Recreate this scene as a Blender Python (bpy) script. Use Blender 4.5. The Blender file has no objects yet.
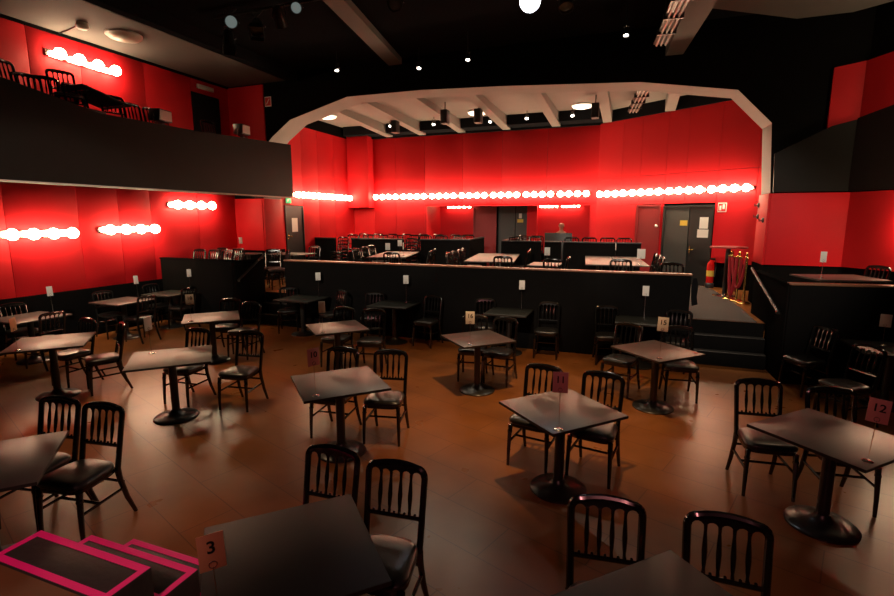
import bpy, bmesh, math, random
from mathutils import Vector, Matrix
random.seed(7)
S = bpy.context.scene
COL = S.collection
PI = math.pi
R = math.radians

# ------------------------------------------------------------------ materials
def mat(name, col, rough=.5, metal=0., emit=None, es=0., noise=None, bump=0., bscale=40., spec=.5, coat=0., trans=0.):
    m = bpy.data.materials.new(name); m.use_nodes = True
    nt = m.node_tree; b = nt.nodes['Principled BSDF']
    b.inputs['Base Color'].default_value = (*col, 1)
    b.inputs['Roughness'].default_value = rough
    b.inputs['Metallic'].default_value = metal
    b.inputs['Specular IOR Level'].default_value = spec
    b.inputs['Coat Weight'].default_value = coat
    b.inputs['Coat Roughness'].default_value = .15
    b.inputs['Transmission Weight'].default_value = trans
    if emit:
        b.inputs['Emission Color'].default_value = (*emit, 1)
        b.inputs['Emission Strength'].default_value = es
    if noise or bump:
        tc = nt.nodes.new('ShaderNodeTexCoord')
        nz = nt.nodes.new('ShaderNodeTexNoise'); nz.inputs['Scale'].default_value = bscale
        nz.inputs['Detail'].default_value = 5
        nt.links.new(tc.outputs['Object'], nz.inputs['Vector'])
        if noise:
            mx = nt.nodes.new('ShaderNodeMix'); mx.data_type = 'RGBA'
            mx.inputs['A'].default_value = (*col, 1); mx.inputs['B'].default_value = (*noise, 1)
            nt.links.new(nz.outputs['Fac'], mx.inputs['Factor'])
            nt.links.new(mx.outputs['Result'], b.inputs['Base Color'])
        if bump:
            bp = nt.nodes.new('ShaderNodeBump'); bp.inputs['Strength'].default_value = bump
            bp.inputs['Distance'].default_value = .01
            nt.links.new(nz.outputs['Fac'], bp.inputs['Height'])
            nt.links.new(bp.outputs['Normal'], b.inputs['Normal'])
    return m

M = {}
M['red'] = mat('red_wall_fabric', (.68, .011, .018), .6, noise=(.60, .009, .015), bump=.12, bscale=60, spec=.25)
M['maroon'] = mat('maroon_paint', (.32, .022, .026), .45, noise=(.28, .018, .022), bscale=5)
M['black'] = mat('black_paint', (.006, .0058, .006), .9, noise=(.0085, .008, .0078), bscale=6, spec=.0)
M['ceil'] = mat('black_ceiling_paint', (.015, .016, .019), 1.0, spec=0)
M['grey'] = mat('grey_ceiling_paint', (.17, .155, .14), .8, noise=(.14, .13, .12), bscale=3)
M['pale'] = mat('pale_grey_paint', (.30, .275, .255), .7, noise=(.26, .24, .225), bscale=3)
M['fascia'] = mat('black_fascia_paint', (.010, .009, .008), .45, noise=(.014, .012, .011), bscale=4, spec=.12)
M['rail'] = mat('rail_cap_wood', (.22, .10, .055), .32, spec=.6)
M['trimw'] = mat('pale_trim', (.6, .52, .46), .5)
M['lacquer'] = mat('black_lacquer', (.006, .006, .006), .16, spec=.8)
M['vinyl'] = mat('black_vinyl', (.012, .0115, .011), .3, bump=.1, bscale=120, spec=.6)
M['metal'] = mat('black_metal', (.016, .016, .016), .3, metal=0., spec=.7)
M['chrome'] = mat('chrome', (.75, .73, .70), .2, metal=1.)
M['brass'] = mat('brass', (.85, .58, .2), .22, metal=1.)
M['edge'] = mat('table_edge', (.02, .015, .012), .4)
M['white'] = mat('white_card', (.78, .75, .70), .5)
M['salmon'] = mat('card_lit_salmon', (.88, .42, .22), .5)  # white card with reddish stage light put into its colour
M['pink'] = mat('card_lit_pink', (.80, .36, .33), .5)  # white card again, pink stage light put into its colour
M['ink'] = mat('dark_ink', (.01, .01, .01), .6)
M['tape'] = mat('pink_tape', (.95, .012, .26), .5)
M['tread'] = mat('black_tread', (.022, .020, .018), .5, bump=.3, bscale=25, noise=(.045, .04, .035))
M['treadlit'] = mat('lit_tread_grey', (.06, .056, .052), .45)  # lighter grey painted in for the light on the treads
M['stage'] = mat('stage_boards', (.16, .07, .025), .45, noise=(.10, .04, .015), bscale=4)
M['carpet'] = mat('grey_carpet', (.058, .048, .042), .95, bump=.4, bscale=180)
M['greydoor'] = mat('grey_door', (.06, .062, .06), .38)
M['blackdoor'] = mat('black_door', (.014, .015, .016), .35)
M['darkred'] = mat('velvet_red', (.34, .008, .018), .7)
M['fire'] = mat('extinguisher_red', (.65, .01, .01), .25)
M['yellow'] = mat('yellow_sign', (.75, .55, .08), .5)
M['green'] = mat('green_sign', (.02, .35, .12), .5, emit=(.05, .7, .25), es=.6)
M['signred'] = mat('red_sign', (.7, .02, .02), .5)
M['bulb'] = mat('globe_bulb', (1, .9, .75), .3, emit=(1, .76, .46), es=42)
M['bulb_s'] = mat('small_bulb', (1, .9, .75), .3, emit=(1, .76, .5), es=26)
M['lampglass'] = mat('opal_glass', (.75, .72, .62), .35)
M['lamplit'] = mat('lit_opal_glass', (.9, .85, .75), .35, emit=(1, .82, .6), es=2.2)
M['lens'] = mat('lit_lens', (.9, .9, .9), .2, emit=(1, .9, .75), es=14)
M['lensb'] = mat('bright_lens', (.9, .9, 1), .2, emit=(.85, .92, 1), es=60)
M['glintlens'] = mat('lens_glint', (.5, .6, .58), .1, emit=(.8, 1, .94), es=.14)  # faint emission stands for a reflection in unlit lens glass
M['glass'] = mat('dark_lens_glass', (.16, .2, .2), .08, spec=.8)
M['tubes'] = mat('fluorescent_tube', (.62, .58, .54), .35)
M['skin'] = mat('skin', (.62, .36, .25), .5)
M['hair'] = mat('short_fair_hair', (.30, .2, .12), .7)
M['cloth'] = mat('dark_cloth', (.006, .006, .007), .9, spec=.1)
M['screen'] = mat('dark_plastic', (.012, .012, .013), .4)

def table_material():
    m = mat('brown_table_laminate', (.085, .06, .052), .40, spec=1.0)
    nt = m.node_tree; b = nt.nodes['Principled BSDF']
    tc = nt.nodes.new('ShaderNodeTexCoord'); mp = nt.nodes.new('ShaderNodeMapping')
    mp.inputs['Scale'].default_value = (2, 40, 10)
    nz = nt.nodes.new('ShaderNodeTexNoise'); nz.inputs['Scale'].default_value = 3; nz.inputs['Detail'].default_value = 6
    mx = nt.nodes.new('ShaderNodeMix'); mx.data_type = 'RGBA'
    mx.inputs['A'].default_value = (.052, .037, .033, 1); mx.inputs['B'].default_value = (.082, .060, .053, 1)
    nt.links.new(tc.outputs['Object'], mp.inputs['Vector']); nt.links.new(mp.outputs['Vector'], nz.inputs['Vector'])
    nt.links.new(nz.outputs['Fac'], mx.inputs['Factor']); nt.links.new(mx.outputs['Result'], b.inputs['Base Color'])
    return m
M['table'] = table_material()
M['tableblack'] = mat('black_table_laminate', (.022, .024, .021), .5, spec=.2)

def floor_material():
    m = mat('worn_brown_boards', (.13, .06, .025), .36, spec=.42)
    nt = m.node_tree; b = nt.nodes['Principled BSDF']
    tc = nt.nodes.new('ShaderNodeTexCoord'); mp = nt.nodes.new('ShaderNodeMapping')
    mp.inputs['Rotation'].default_value = (0, 0, R(20))
    br = nt.nodes.new('ShaderNodeTexBrick')
    br.inputs['Scale'].default_value = 1.0; br.inputs['Brick Width'].default_value = 1.25; br.inputs['Row Height'].default_value = .42
    br.inputs['Mortar Size'].default_value = .004; br.inputs['Mortar Smooth'].default_value = .2
    br.inputs['Color1'].default_value = (.27, .100, .027, 1); br.inputs['Color2'].default_value = (.245, .088, .023, 1)
    br.inputs['Mortar'].default_value = (.13, .045, .012, 1)
    nz = nt.nodes.new('ShaderNodeTexNoise'); nz.inputs['Scale'].default_value = 1.3; nz.inputs['Detail'].default_value = 4; nz.inputs['Roughness'].default_value = .5
    cr = nt.nodes.new('ShaderNodeValToRGB')
    cr.color_ramp.elements[0].position = .3; cr.color_ramp.elements[0].color = (.62, .6, .58, 1)
    cr.color_ramp.elements[1].position = .7; cr.color_ramp.elements[1].color = (1.12, 1.1, 1.08, 1)
    mx = nt.nodes.new('ShaderNodeMix'); mx.data_type = 'RGBA'; mx.blend_type = 'MULTIPLY'; mx.inputs['Factor'].default_value = 1
    nt.links.new(tc.outputs['Object'], mp.inputs['Vector']); nt.links.new(mp.outputs['Vector'], br.inputs['Vector'])
    nt.links.new(tc.outputs['Object'], nz.inputs['Vector']); nt.links.new(nz.outputs['Fac'], cr.inputs['Fac'])
    nt.links.new(br.outputs['Color'], mx.inputs['A']); nt.links.new(cr.outputs['Color'], mx.inputs['B'])
    nt.links.new(mx.outputs['Result'], b.inputs['Base Color'])
    n2 = nt.nodes.new('ShaderNodeTexNoise'); n2.inputs['Scale'].default_value = 3.5; n2.inputs['Detail'].default_value = 3
    mr = nt.nodes.new('ShaderNodeMapRange'); mr.inputs['To Min'].default_value = .25; mr.inputs['To Max'].default_value = .33
    nt.links.new(tc.outputs['Object'], n2.inputs['Vector']); nt.links.new(n2.outputs['Fac'], mr.inputs['Value'])
    nt.links.new(mr.outputs['Result'], b.inputs['Roughness'])
    return m
M['floor'] = floor_material()

# ------------------------------------------------------------------ mesh builder
class MB:
    def __init__(s): s.bm = bmesh.new(); s.mi = 0
    def _f(s, vs):
        try:
            f = s.bm.faces.new(vs); f.material_index = s.mi; return f
        except ValueError: return None
    def box(s, x0, x1, y0, y1, z0, z1, bev=0., mx=None):
        if bev:
            b2 = bmesh.new(); bmesh.ops.create_cube(b2, size=1)
            for v in b2.verts:
                v.co = Vector(((x0+x1)/2+v.co.x*(x1-x0), (y0+y1)/2+v.co.y*(y1-y0), (z0+z1)/2+v.co.z*(z1-z0)))
            bmesh.ops.bevel(b2, geom=b2.edges[:], offset=bev, segments=2, affect='EDGES', profile=.5)
            s.merge(b2, mx); return s
        c = [Vector(p) for p in ((x0,y0,z0),(x1,y0,z0),(x1,y1,z0),(x0,y1,z0),(x0,y0,z1),(x1,y0,z1),(x1,y1,z1),(x0,y1,z1))]
        if mx: c = [mx @ p for p in c]
        v = [s.bm.verts.new(p) for p in c]
        for q in ((3,2,1,0),(4,5,6,7),(0,1,5,4),(1,2,6,5),(2,3,7,6),(3,0,4,7)): s._f([v[i] for i in q])
        return s
    def merge(s, b2, mx=None):
        vm = {}
        for v in b2.verts: vm[v] = s.bm.verts.new(mx @ v.co if mx else v.co)
        for f in b2.faces: s._f([vm[v] for v in f.verts])
        b2.free()
    def tube(s, pts, rad, seg=8, caps=True, flat=1.0):
        pts = [Vector(p) for p in pts]
        rr = rad if isinstance(rad, (list, tuple)) else [rad]*len(pts)
        rings = []; n = None
        for i, p in enumerate(pts):
            d = (pts[min(i+1, len(pts)-1)] - pts[max(i-1, 0)]).normalized()
            if n is None:
                a = Vector((0,0,1)) if abs(d.z) < .9 else Vector((1,0,0))
                n = (a - d*a.dot(d)).normalized()
            else:
                n = (n - d*n.dot(d)).normalized()
            b = d.cross(n)
            rings.append([s.bm.verts.new(p + (n*math.cos(2*PI*k/seg)*flat + b*math.sin(2*PI*k/seg))*rr[i]) for k in range(seg)])
        for a, b in zip(rings, rings[1:]):
            for k in range(seg): s._f([a[k], a[(k+1) % seg], b[(k+1) % seg], b[k]])
        if caps:
            s._f(rings[0][::-1]); s._f(rings[-1])
        return s
    def lathe(s, prof, seg=20, c=(0,0,0), mx=None):
        rings = []
        for r, z in prof:
            if r < 1e-6:
                p = Vector((c[0], c[1], c[2]+z)); rings.append([s.bm.verts.new(mx @ p if mx else p)])
            else:
                ring = []
                for k in range(seg):
                    p = Vector((c[0]+r*math.cos(2*PI*k/seg), c[1]+r*math.sin(2*PI*k/seg), c[2]+z))
                    ring.append(s.bm.verts.new(mx @ p if mx else p))
                rings.append(ring)
        for a, b in zip(rings, rings[1:]):
            for k in range(seg):
                k2 = (k+1) % seg
                if len(a) == 1 and len(b) == 1: continue
                if len(a) == 1: s._f([a[0], b[k2], b[k]])
                elif len(b) == 1: s._f([a[k], a[k2], b[0]])
                else: s._f([a[k], a[k2], b[k2], b[k]])
        if len(rings[0]) > 1: s._f(rings[0][::-1])
        if len(rings[-1]) > 1: s._f(rings[-1])
        return s
    def sphere(s, c, r, seg=12, sx=1, sy=1, sz=1):
        b2 = bmesh.new(); bmesh.ops.create_uvsphere(b2, u_segments=seg, v_segments=max(6, seg*2//3), radius=1)
        for v in b2.verts: v.co = Vector((c[0]+v.co.x*r*sx, c[1]+v.co.y*r*sy, c[2]+v.co.z*r*sz))
        s.merge(b2); return s
    def prism(s, poly, fn0, fn1):
        """poly: 2-D outline; fn0/fn1 map it to the two faces."""
        a = [s.bm.verts.new(fn0(*p)) for p in poly]; b = [s.bm.verts.new(fn1(*p)) for p in poly]
        s._f(a); s._f(b[::-1])
        n = len(poly)
        for k in range(n): s._f([a[(k+1) % n], a[k], b[k], b[(k+1) % n]])
        return s
    def build(s, name, m, parent=None, loc=None, bevel=0):
        bm = s.bm
        bmesh.ops.recalc_face_normals(bm, faces=bm.faces[:])
        for f in bm.faces: f.smooth = True
        for e in bm.edges:
            e.smooth = not (len(e.link_faces) == 2 and e.calc_face_angle(0) > R(38))
        me = bpy.data.meshes.new(name); bm.to_mesh(me); bm.free()
        for mm in (m if isinstance(m, (list, tuple)) else [m]): me.materials.append(mm)
        o = bpy.data.objects.new(name, me); COL.objects.link(o)
        if parent: o.parent = parent
        if loc: o.location = loc
        return o

def tag(o, label=None, cat=None, group=None, kind=None):
    if label: o['label'] = label
    if cat: o['category'] = cat
    if group: o['group'] = group
    if kind: o['kind'] = kind
    return o
def empty(name, loc=(0,0,0), rz=0., label=None, cat=None, group=None):
    o = bpy.data.objects.new(name, None); COL.objects.link(o)
    o.location = loc; o.rotation_euler = (0, 0, rz); o.empty_display_size = .1
    return tag(o, label, cat, group)
def struct(o): o['kind'] = 'structure'; return o
def kids(o): return [c for c in bpy.data.objects if c.parent == o]
def copy_tree(o, parent=None, cache=None):
    c = o.copy(); COL.objects.link(c)
    if parent: c.parent = parent
    for ch in TREE.get(o.name, []): copy_tree(ch, c)
    return c
TREE = {}
def remember(o):
    TREE[o.name] = kids(o)
    for c in TREE[o.name]: remember(c)

def text_mesh(txt, size, name='number'):
    cu = bpy.data.curves.new('txt', 'FONT'); cu.body = txt; cu.size = size
    cu.align_x = 'CENTER'; cu.align_y = 'CENTER'; cu.extrude = .0006; cu.offset = .0012
    t = bpy.data.objects.new('txt', cu); COL.objects.link(t)
    bpy.context.view_layer.update()
    me = bpy.data.meshes.new_from_object(t.evaluated_get(bpy.context.evaluated_depsgraph_get()))
    me.transform(Matrix.Rotation(PI/2, 4, 'X'))
    bpy.data.objects.remove(t); bpy.data.curves.remove(cu)
    me.name = name
    return me

# ------------------------------------------------------------------ levels
Z1 = .69      # raised rear floor
Z2 = .95      # tier behind the rear dividers
XL = -10.2    # left wall
YP = 8.70     # front of the raised floor
YA = 10.8     # front of the arch wall
YA2 = 11.5
YB = 15.4     # rear wall

# ------------------------------------------------------------------ setting
struct(MB().box(XL-.3, 9, -4, YP+.55, -.2, 0).build('floor', M['floor']))
f = MB()
f.prism([(XL, 9.04), (-8.2, 9.04), (-7.0, 9.04), (-7.0, YP+.06), (.95, YP+.06), (.95, 9.04), (2.08, 9.04), (2.08, 17.4), (XL, 17.4)],
        lambda x, y: (x, y, Z1), lambda x, y: (x, y, .0))
f.box(2.08, 4.4, 9.04, 13.9, 0, Z1)
struct(f.build('floor_rear', M['floor']))
struct(MB().box(-8.8, -4.35, 13.08, 15.38, Z1, Z2).build('floor_tier_left', M['black']))
struct(MB().box(-3.3, .0, 13.08, 14.5, Z1, Z2).box(-3.3, -1.1, 14.5, 15.4, Z1, Z2).build('floor_tier_right', M['black']))
c = MB(); c.prism([(1.0, 9.06), (2.0, 9.06), (2.02, 10.5), (1.9, 12.9), (1.75, 13.45), (.9, 14.1), (.9, 12.2)],
                  lambda x, y: (x, y, Z1+.008), lambda x, y: (x, y, Z1+.001))
struct(c.build('floor_carpet', M['carpet']))

# raised side platforms
def platform(name, pts, z):
    return struct(MB().prism(pts, lambda x, y: (x, y, z), lambda x, y: (x, y, 0)).build(name, M['floor']))
platform('floor_platform_left', [(XL, 8.42), (-8.2, 8.42), (-8.2, 9.03), (-8.21, 9.8), (-8.6, YA), (XL, YA)], Z1+.01)
platform('floor_platform_right', [(2.2, 8.2), (2.16, 10.0), (2.42, YA-.07), (3.6, YA-.07), (4.4, 9.8), (6.0, 8.8), (6.0, 8.72)], Z1+.01)

# left wall: black dado, red panels with open joints
w = MB(); w.box(XL-.3, XL-.03, -2, YA2, 0, 6.2)
struct(w.build('wall_left', M['black']))
w = MB(); ys = [1.6, 2.85, 4.1, 5.4, 6.62, 7.45, 8.2, 9.5, YA-.02]
for a, b in zip(ys, ys[1:]): w.box(XL-.03, XL, a+.004, b-.004, .97, 2.98, bev=.004)
struct(w.build('wall_left_panels', M['red']))
w = MB(); ys = [1.6, 3.2, 4.8, 6.1, 7.0, 8.35, 9.58]
for a, b in zip(ys, ys[1:]): w.box(XL-.03, XL, a+.004, b-.004, 3.05, 5.72, bev=.004)
w.box(XL-.03, XL, 10.46, YA-.02, 3.05, 5.72); w.box(XL-.03, XL, 9.58, 10.46, 5.42, 5.72)
struct(w.build('wall_left_upper_panels', M['red']))
struct(MB().box(XL-.028, XL+.03, 1.6, YA, 5.72, 5.8).build('trim_1', M['black']))
struct(MB().box(XL-.005, XL+.025, 1.6, YA, 0, .965).build('baseboard_left', M['black']))

# arch wall (one outline) with its pale reveal
arch = [(2.41, 0), (2.38, 2.83), (2.29, 4.08), (1.7, 4.70), (0, 4.99), (-2.81, 5.16), (-4.68, 5.24), (-6.59, 5.25), (-8.28, 4.83), (-8.87, 4.44), (-9.25, 4.1), (-9.25, 0)]
outer = [(XL-.03, 0), (XL-.03, 6.4), (8.0, 6.4), (8.0, 0)]
a = MB(); a.prism(outer + arch, lambda x, z: (x, YA, z), lambda x, z: (x, YA2, z))
for fc in a.bm.faces:
    cz = fc.calc_center_median(); fc.normal_update()
    if abs(fc.normal.y) < .5 and cz.z > 2.0 and -9.4 < cz.x < 2.5 and cz.z < 6: fc.material_index = 1
struct(a.build('wall_arch', [M['black'], M['pale']]))
# red cladding at the feet of the arch
w = MB(); w.box(XL, -9.28, YA-.05, YA-.002, 1.5, 2.88, bev=.004)
w.box(-9.25, -9.215, YA-.05, YA2, 1.5, 2.88, bev=.004)
struct(w.build('wall_arch_cladding_left', M['red']))
w = MB(); w.box(XL, -9.05, YA-.04, YA-.002, 3.6, 5.74, bev=.004)
struct(w.build('wall_arch_upper_cladding', M['red']))
w = MB(); w.box(2.388, 3.58, YA-.06, YA-.002, 1.5, 2.82, bev=.004)
w.box(2.345, 2.385, YA-.06, YA2, 1.5, 2.82, bev=.004)
struct(w.build('wall_arch_cladding_right', M['red']))

w = MB(); w.box(-9.25, -9.20, YA-.03, YA2, Z1, 1.5); w.box(2.33, 2.385, YA-.03, YA2, Z1, 1.5)
struct(w.build('baseboard_arch', M['black']))
# right-hand walls, turning towards the room
def rline(s, off=0., A=(3.58, 10.76), B=(4.6, 9.4)):
    L = math.dist(A, B); dx, dy = (B[0]-A[0])/L, (B[1]-A[1])/L
    return (A[0]+dx*s - dy*off*-1*-1, A[1]+dy*s + dx*off)
def wallbox(mb, fn, s0, s1, o0, o1, z0, z1):
    p = [fn(s0, o0), fn(s1, o0), fn(s1, o1), fn(s0, o1)]
    mb.prism(p, lambda x, y: (x, y, z0), lambda x, y: (x, y, z1))
w = MB(); wallbox(w, rline, 0, 5.0, .06, .3, 0, 6.2); struct(w.build('wall_right', M['black']))
w = MB()
for s0, s1 in ((.003, 1.55), (1.56, 3.1), (3.11, 5.)): wallbox(w, rline, s0, s1, 0, .06, 1.5, 2.82)
struct(w.build('wall_right_panels', M['red']))
w = MB()
def prl(s, z, off): x, y = rline(s, off); return (x, y, z)
w.prism([(-.0, 3.5), (0, 5.0), (5, 5.4), (5, 3.5)], lambda s, z: prl(s, z, .06), lambda s, z: prl(s, z, .0))
w.prism([(3.13, 3.6), (3.13, 4.93), (3.575, 5.0), (3.575, 3.6)], lambda x, z: (x, YA-.002, z), lambda x, z: (x, YA-.05, z))
struct(w.build('wall_right_upper_panels', M['red']))
# right balcony front with rising rail
w = MB()
w.prism([(2.40, 2.84), (2.36, 3.52), (3.17, 3.95), (3.60, 4.06), (3.60, 2.84)], lambda x, z: (x, YA-.07, z), lambda x, z: (x, YA-.11, z))
w.prism([(.03, 2.84), (.03, 4.06), (.55, 4.17), (5, 4.9), (5, 2.84)], lambda s, z: prl(s, z, -.05), lambda s, z: prl(s, z, -.09))
struct(w.build('wall_balcony_right', M['fascia']))

# left balcony
b = MB(); b.box(XL, -8.14, 1.0, 10.55, 2.98, 3.12)
struct(b.build('floor_balcony', M['black']))
b = MB(); b.prism([(1.0, 2.88), (1.0, 4.60), (3.0, 4.42), (4.5, 4.25), (5.8, 4.03), (7.75, 4.06), (10.55, 4.18), (10.55, 2.9)],
                  lambda y, z: (-8.1, y, z), lambda y, z: (-8.2, y, z))
b.box(-9.3, -8.2, 10.47, 10.55, 2.9, 4.15)
struct(b.build('wall_balcony_left', M['fascia']))
struct(MB().box(-8.2, -8.085, 1.0, 10.56, 2.865, 2.89).build('trim_2', M['trimw']))
struct(MB().box(XL, -9.0, 1.0, 10.5, 3.12, 3.55).build('floor_balcony_tier', M['black']))

# ceilings
struct(MB().box(XL-.3, 8, -2, YA2, 5.97, 6.4).build('ceiling', M['ceil']))
c = MB(); c.prism([(XL, 5.8), (-8.35, 5.8), (-8.2, 5.72), (-8.0, 5.72), (-8.0, 6.2), (XL, 6.2)], lambda x, z: (x, -2, z), lambda x, z: (x, YA, z))
struct(c.build('ceiling_balcony_left', M['ceil']))
struct(MB().box(XL, -8.36, -2, YA, 5.775, 5.80).build('ceiling_balcony_left_soffit', M['grey']))
c = MB(); c.prism([(.95, 0), (6, 0), (6, 8.9), (3.3, YA-.03), (2.5, YA-.03), (.95, 9.7)], lambda x, y: (x, y, 5.8), lambda x, y: (x, y, 6.0))
struct(c.build('ceiling_balcony_right', M['grey']))
struct(MB().box(-9.6, 4.5, YA2, 15.9, 5.36, 5.7).build('ceiling_rear', M['pale']))

# rear walls
w = MB(); w.box(-9.6, -9.28, YA2, 15.8, Z1, 5.5); struct(w.build('wall_rear_left', M['black']))
w = MB()
for a_, b_ in ((12.5, 13.3), (13.31, 14.2), (14.21, 15.39)): w.box(-9.28, -9.25, a_, b_, 1.2, 5.02, bev=.004)
w.box(-9.28, -9.25, YA2, 12.49, 2.74, 5.02); w.box(-9.28, -9.25, YA2, 11.62, 1.2, 2.74)
struct(w.build('wall_rear_left_panels', M['red']))
w = MB()
w.box(-9.3, -6.5, YB+.03, YB+.3, Z1, 5.5); w.box(-6.5, -1.15, YB+.03, YB+.3, 2.9, 5.5)
struct(w.build('wall_back', M['black']))
w = MB(); xs = [-8.45, -7.6, -6.53, -5.2, -3.9, -2.5, -.98]
for i, (a_, b_) in enumerate(zip(xs, xs[1:])): w.box(a_+.004, b_-.004, YB, YB+.03, 2.78 if i > 1 else 1.25, 5.02, bev=.004)
w.box(-9.25, -8.45, YB, YB+.03, 1.25, 2.7)
w.box(-6.53, -1.19, YB, YB+.30, 2.75, 2.80); w.box(-1.15, -.96, YB, YB+.03, 1.25, 2.78)
struct(w.build('wall_back_panels', M['red']))
struct(MB().box(-9.25, -8.45, 15.02, YB+.02, 2.72, 5.1, bev=.006).build('wall_back_column', M['red']))
struct(MB().box(-9.28, -1.0, YB-.08, YB+.3, 5.02, 5.5).build('trim_3', M['ceil']))
# right rear wall, set at an angle
RA, RB_ = (-1.0, 15.4), (2.6, 13.05)
RLn = math.dist(RA, RB_); rdx, rdy = (RB_[0]-RA[0])/RLn, (RB_[1]-RA[1])/RLn
def rw(s, off=0.): return (RA[0]+rdx*s - rdy*off, RA[1]+rdy*s + rdx*off)
def rwz(s, z, off): x, y = rw(s, off); return (x, y, z)
w = MB(); wallbox(w, rw, -.12, 6.2, .05, .3, Z1, 5.5); struct(w.build('wall_rear_right', M['black']))
w = MB()
def pan(s0, s1, z0, z1):
    wallbox(w, rw, s0+.004, s1-.004, 0, .05, z0, z1)
ss = [-.02, .79, 1.37, 2.1, 2.65, 3.43, 4.3, 6.2]
for a_, b_ in zip(ss, ss[1:]): pan(a_, b_, 3.5, 5.05); pan(a_, b_, 2.74, 3.49)
pan(-.02, 1.3, 1.25, 2.735); pan(2.03, 2.1, 1.25, 2.735); pan(3.42, 6.2, 1.3, 2.735)
struct(w.build('wall_rear_right_panels', M['red']))
w = MB(); wallbox(w, rw, -.1, 6.2, -.06, .3, 5.05, 5.5); struct(w.build('trim_4', M['ceil']))
# recess behind the rear wall
w = MB(); w.box(-6.8, -.9, 16.7, 16.9, Z1, 3.1); w.box(-6.8, -6.5, YB+.3, 16.7, Z1, 3.1)
w.box(-1.15, -.9, YB+.32, 16.7, Z1, 3.1)
struct(w.build('wall_recess', M['black']))
struct(MB().box(-6.8, -.9, YB+.3, 16.9, 3.1, 3.2).build('ceiling_recess', M['grey']))
w = MB(); w.box(-6.48, -5.225, 16.66, 16.7, 1.2, 3.1); w.box(-2.95, -1.16, 16.66, 16.7, 1.2, 3.1)
w.box(-3.28, -2.95, 16.45, 16.7, Z1, 3.1)
w.box(-6.52, -6.47, YB+.005, 16.66, 1.2, 3.1); w.box(-1.18, -1.145, YB+.005, 16.66, 1.2, 3.1)
struct(w.build('wall_recess_panels', M['red']))

# low partition walls
def low_wall(name, p0, p1, z0, z1, th, label, cap=True, capm='rail'):
    d = Vector((p1[0]-p0[0], p1[1]-p0[1], 0)); L = d.length; d.normalize(); n = Vector((-d.y, d.x, 0))
    e = empty(name, (p0[0], p0[1], z0), math.atan2(d.y, d.x), label, 'low wall')
    MB().box(0, L, 0, th, 0, z1-z0-.03, bev=.004).build('panel', M['black'], e)
    if cap:
        MB().box(-.01, L+.01, -.015, th+.015, z1-z0-.03, z1-z0, bev=.006).build('cap_rail', M[capm], e)
    return e
low_wall('partition_wall', (-7.0, YP), (.95, YP), 0, 1.48, .12, 'long black low wall with brown top rail along the front of the raised floor')
e = low_wall('partition_wall', (XL+.03, 8.3), (-8.08, 8.3), 0, 1.47, .1, 'short black low wall left of the left steps, meeting the red side wall', capm='black')
e = low_wall('partition_wall', (-8.08, 8.4), (-7.86, 9.06), 0, 1.45, .1, 'black stair-side wall carrying the slanted handrail of the left steps', capm='black')
e = low_wall('partition_wall', (2.15, 8.08), (4.6, 8.42), 0, 1.47, .1, 'black low wall at the right edge, right of the right steps', capm='rail')
e = low_wall('partition_wall', (2.09, 10.0), (2.13, 8.12), 0, 1.46, .08, 'black stair-side wall carrying the slanted handrail of the right steps', capm='black')

def steps(x0, x1, label):
    E_ = None; e = empty('staircase', ((x0+x1)/2, YP+.02, 0), 0, label, 'steps')
    w = (x1-x0)/2
    for k, (ya, z) in enumerate(((0, .23), (.16, .46))):
        MB().box(-w, w, ya, .315, z-.23 if k == 0 else .23, z, bev=.012).build('step', M['black'], e)
        MB().box(-w+.01, w-.01, ya-.004, ya+.14, z-.004, z+.004, bev=.002).build('lit_tread', M['treadlit'], e)  # pale strip over the black step stands for its lit top
    MB().box(-w, w, .300, .318, .46, .69).build('riser', M['black'], e)
    return e
steps(-7.84, -7.02, 'black two-step stair at left, between the side wall and the long low wall')
steps(.98, 2.10, 'black two-step stair at right, leading up to the grey carpet')
def handrail(p0, p1, off, label):
    e = empty('handrail', p0, 0, label, 'handrail')
    a, b = Vector((0,0,0)), Vector(p1)-Vector(p0)
    MB().tube([a, b], .022, 10).build('bar', M['metal'], e)
    for t in (.06, .94):
        q = a.lerp(b, t); MB().tube([q, q+Vector((0, 0, -.06)), q+Vector((off, 0, -.07))], .009, 6).build('bracket', M['chrome'], e)
    return e
handrail((-7.99, 8.36, 1.02), (-7.79, 9.02, 1.56), -.05, 'slanted black handrail beside the left steps')
handrail((2.06, 8.2, 1.02), (2.02, 9.9, 1.50), .07, 'slanted dark metal handrail beside the right steps')

# stage edge and taped steps in the near left corner
struct(MB().box(-6.5, 6, -3, .9, 0, .6).box(-6.5, -2.2, .9, 1.33, 0, .6).build('floor_stage', M['stage']))
st = empty('stage_stairs', (-2.65, 1.34, 0), 0, 'black stage steps edged with pink tape in the near left corner', 'stairs')
for k, (y0, y1, z, x1) in enumerate(((0, .25, .6, .44), (.25, .51, .4, .455), (.51, .77, .2, .47))):
    x0 = -.43
    o = MB().box(x0, x1, y0, y1-.002, 0, z, bev=.006).build('step', M['tread'], st)
    t = MB(); zt = z+.0008; wd = .042
    for q in ((x0+.004, x1-.004, y1-wd-.004, y1-.004), (x0+.004, x1-.004, y0+.004, y0+wd), (x0+.004, x0+wd, y0+wd, y1-wd-.004), (x1-wd, x1-.004, y0+wd, y1-wd-.004)):
        t.box(q[0], q[1], q[2], q[3], z, zt+.0012)
    t.build('edge_tape', M['tape'], o)

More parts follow.
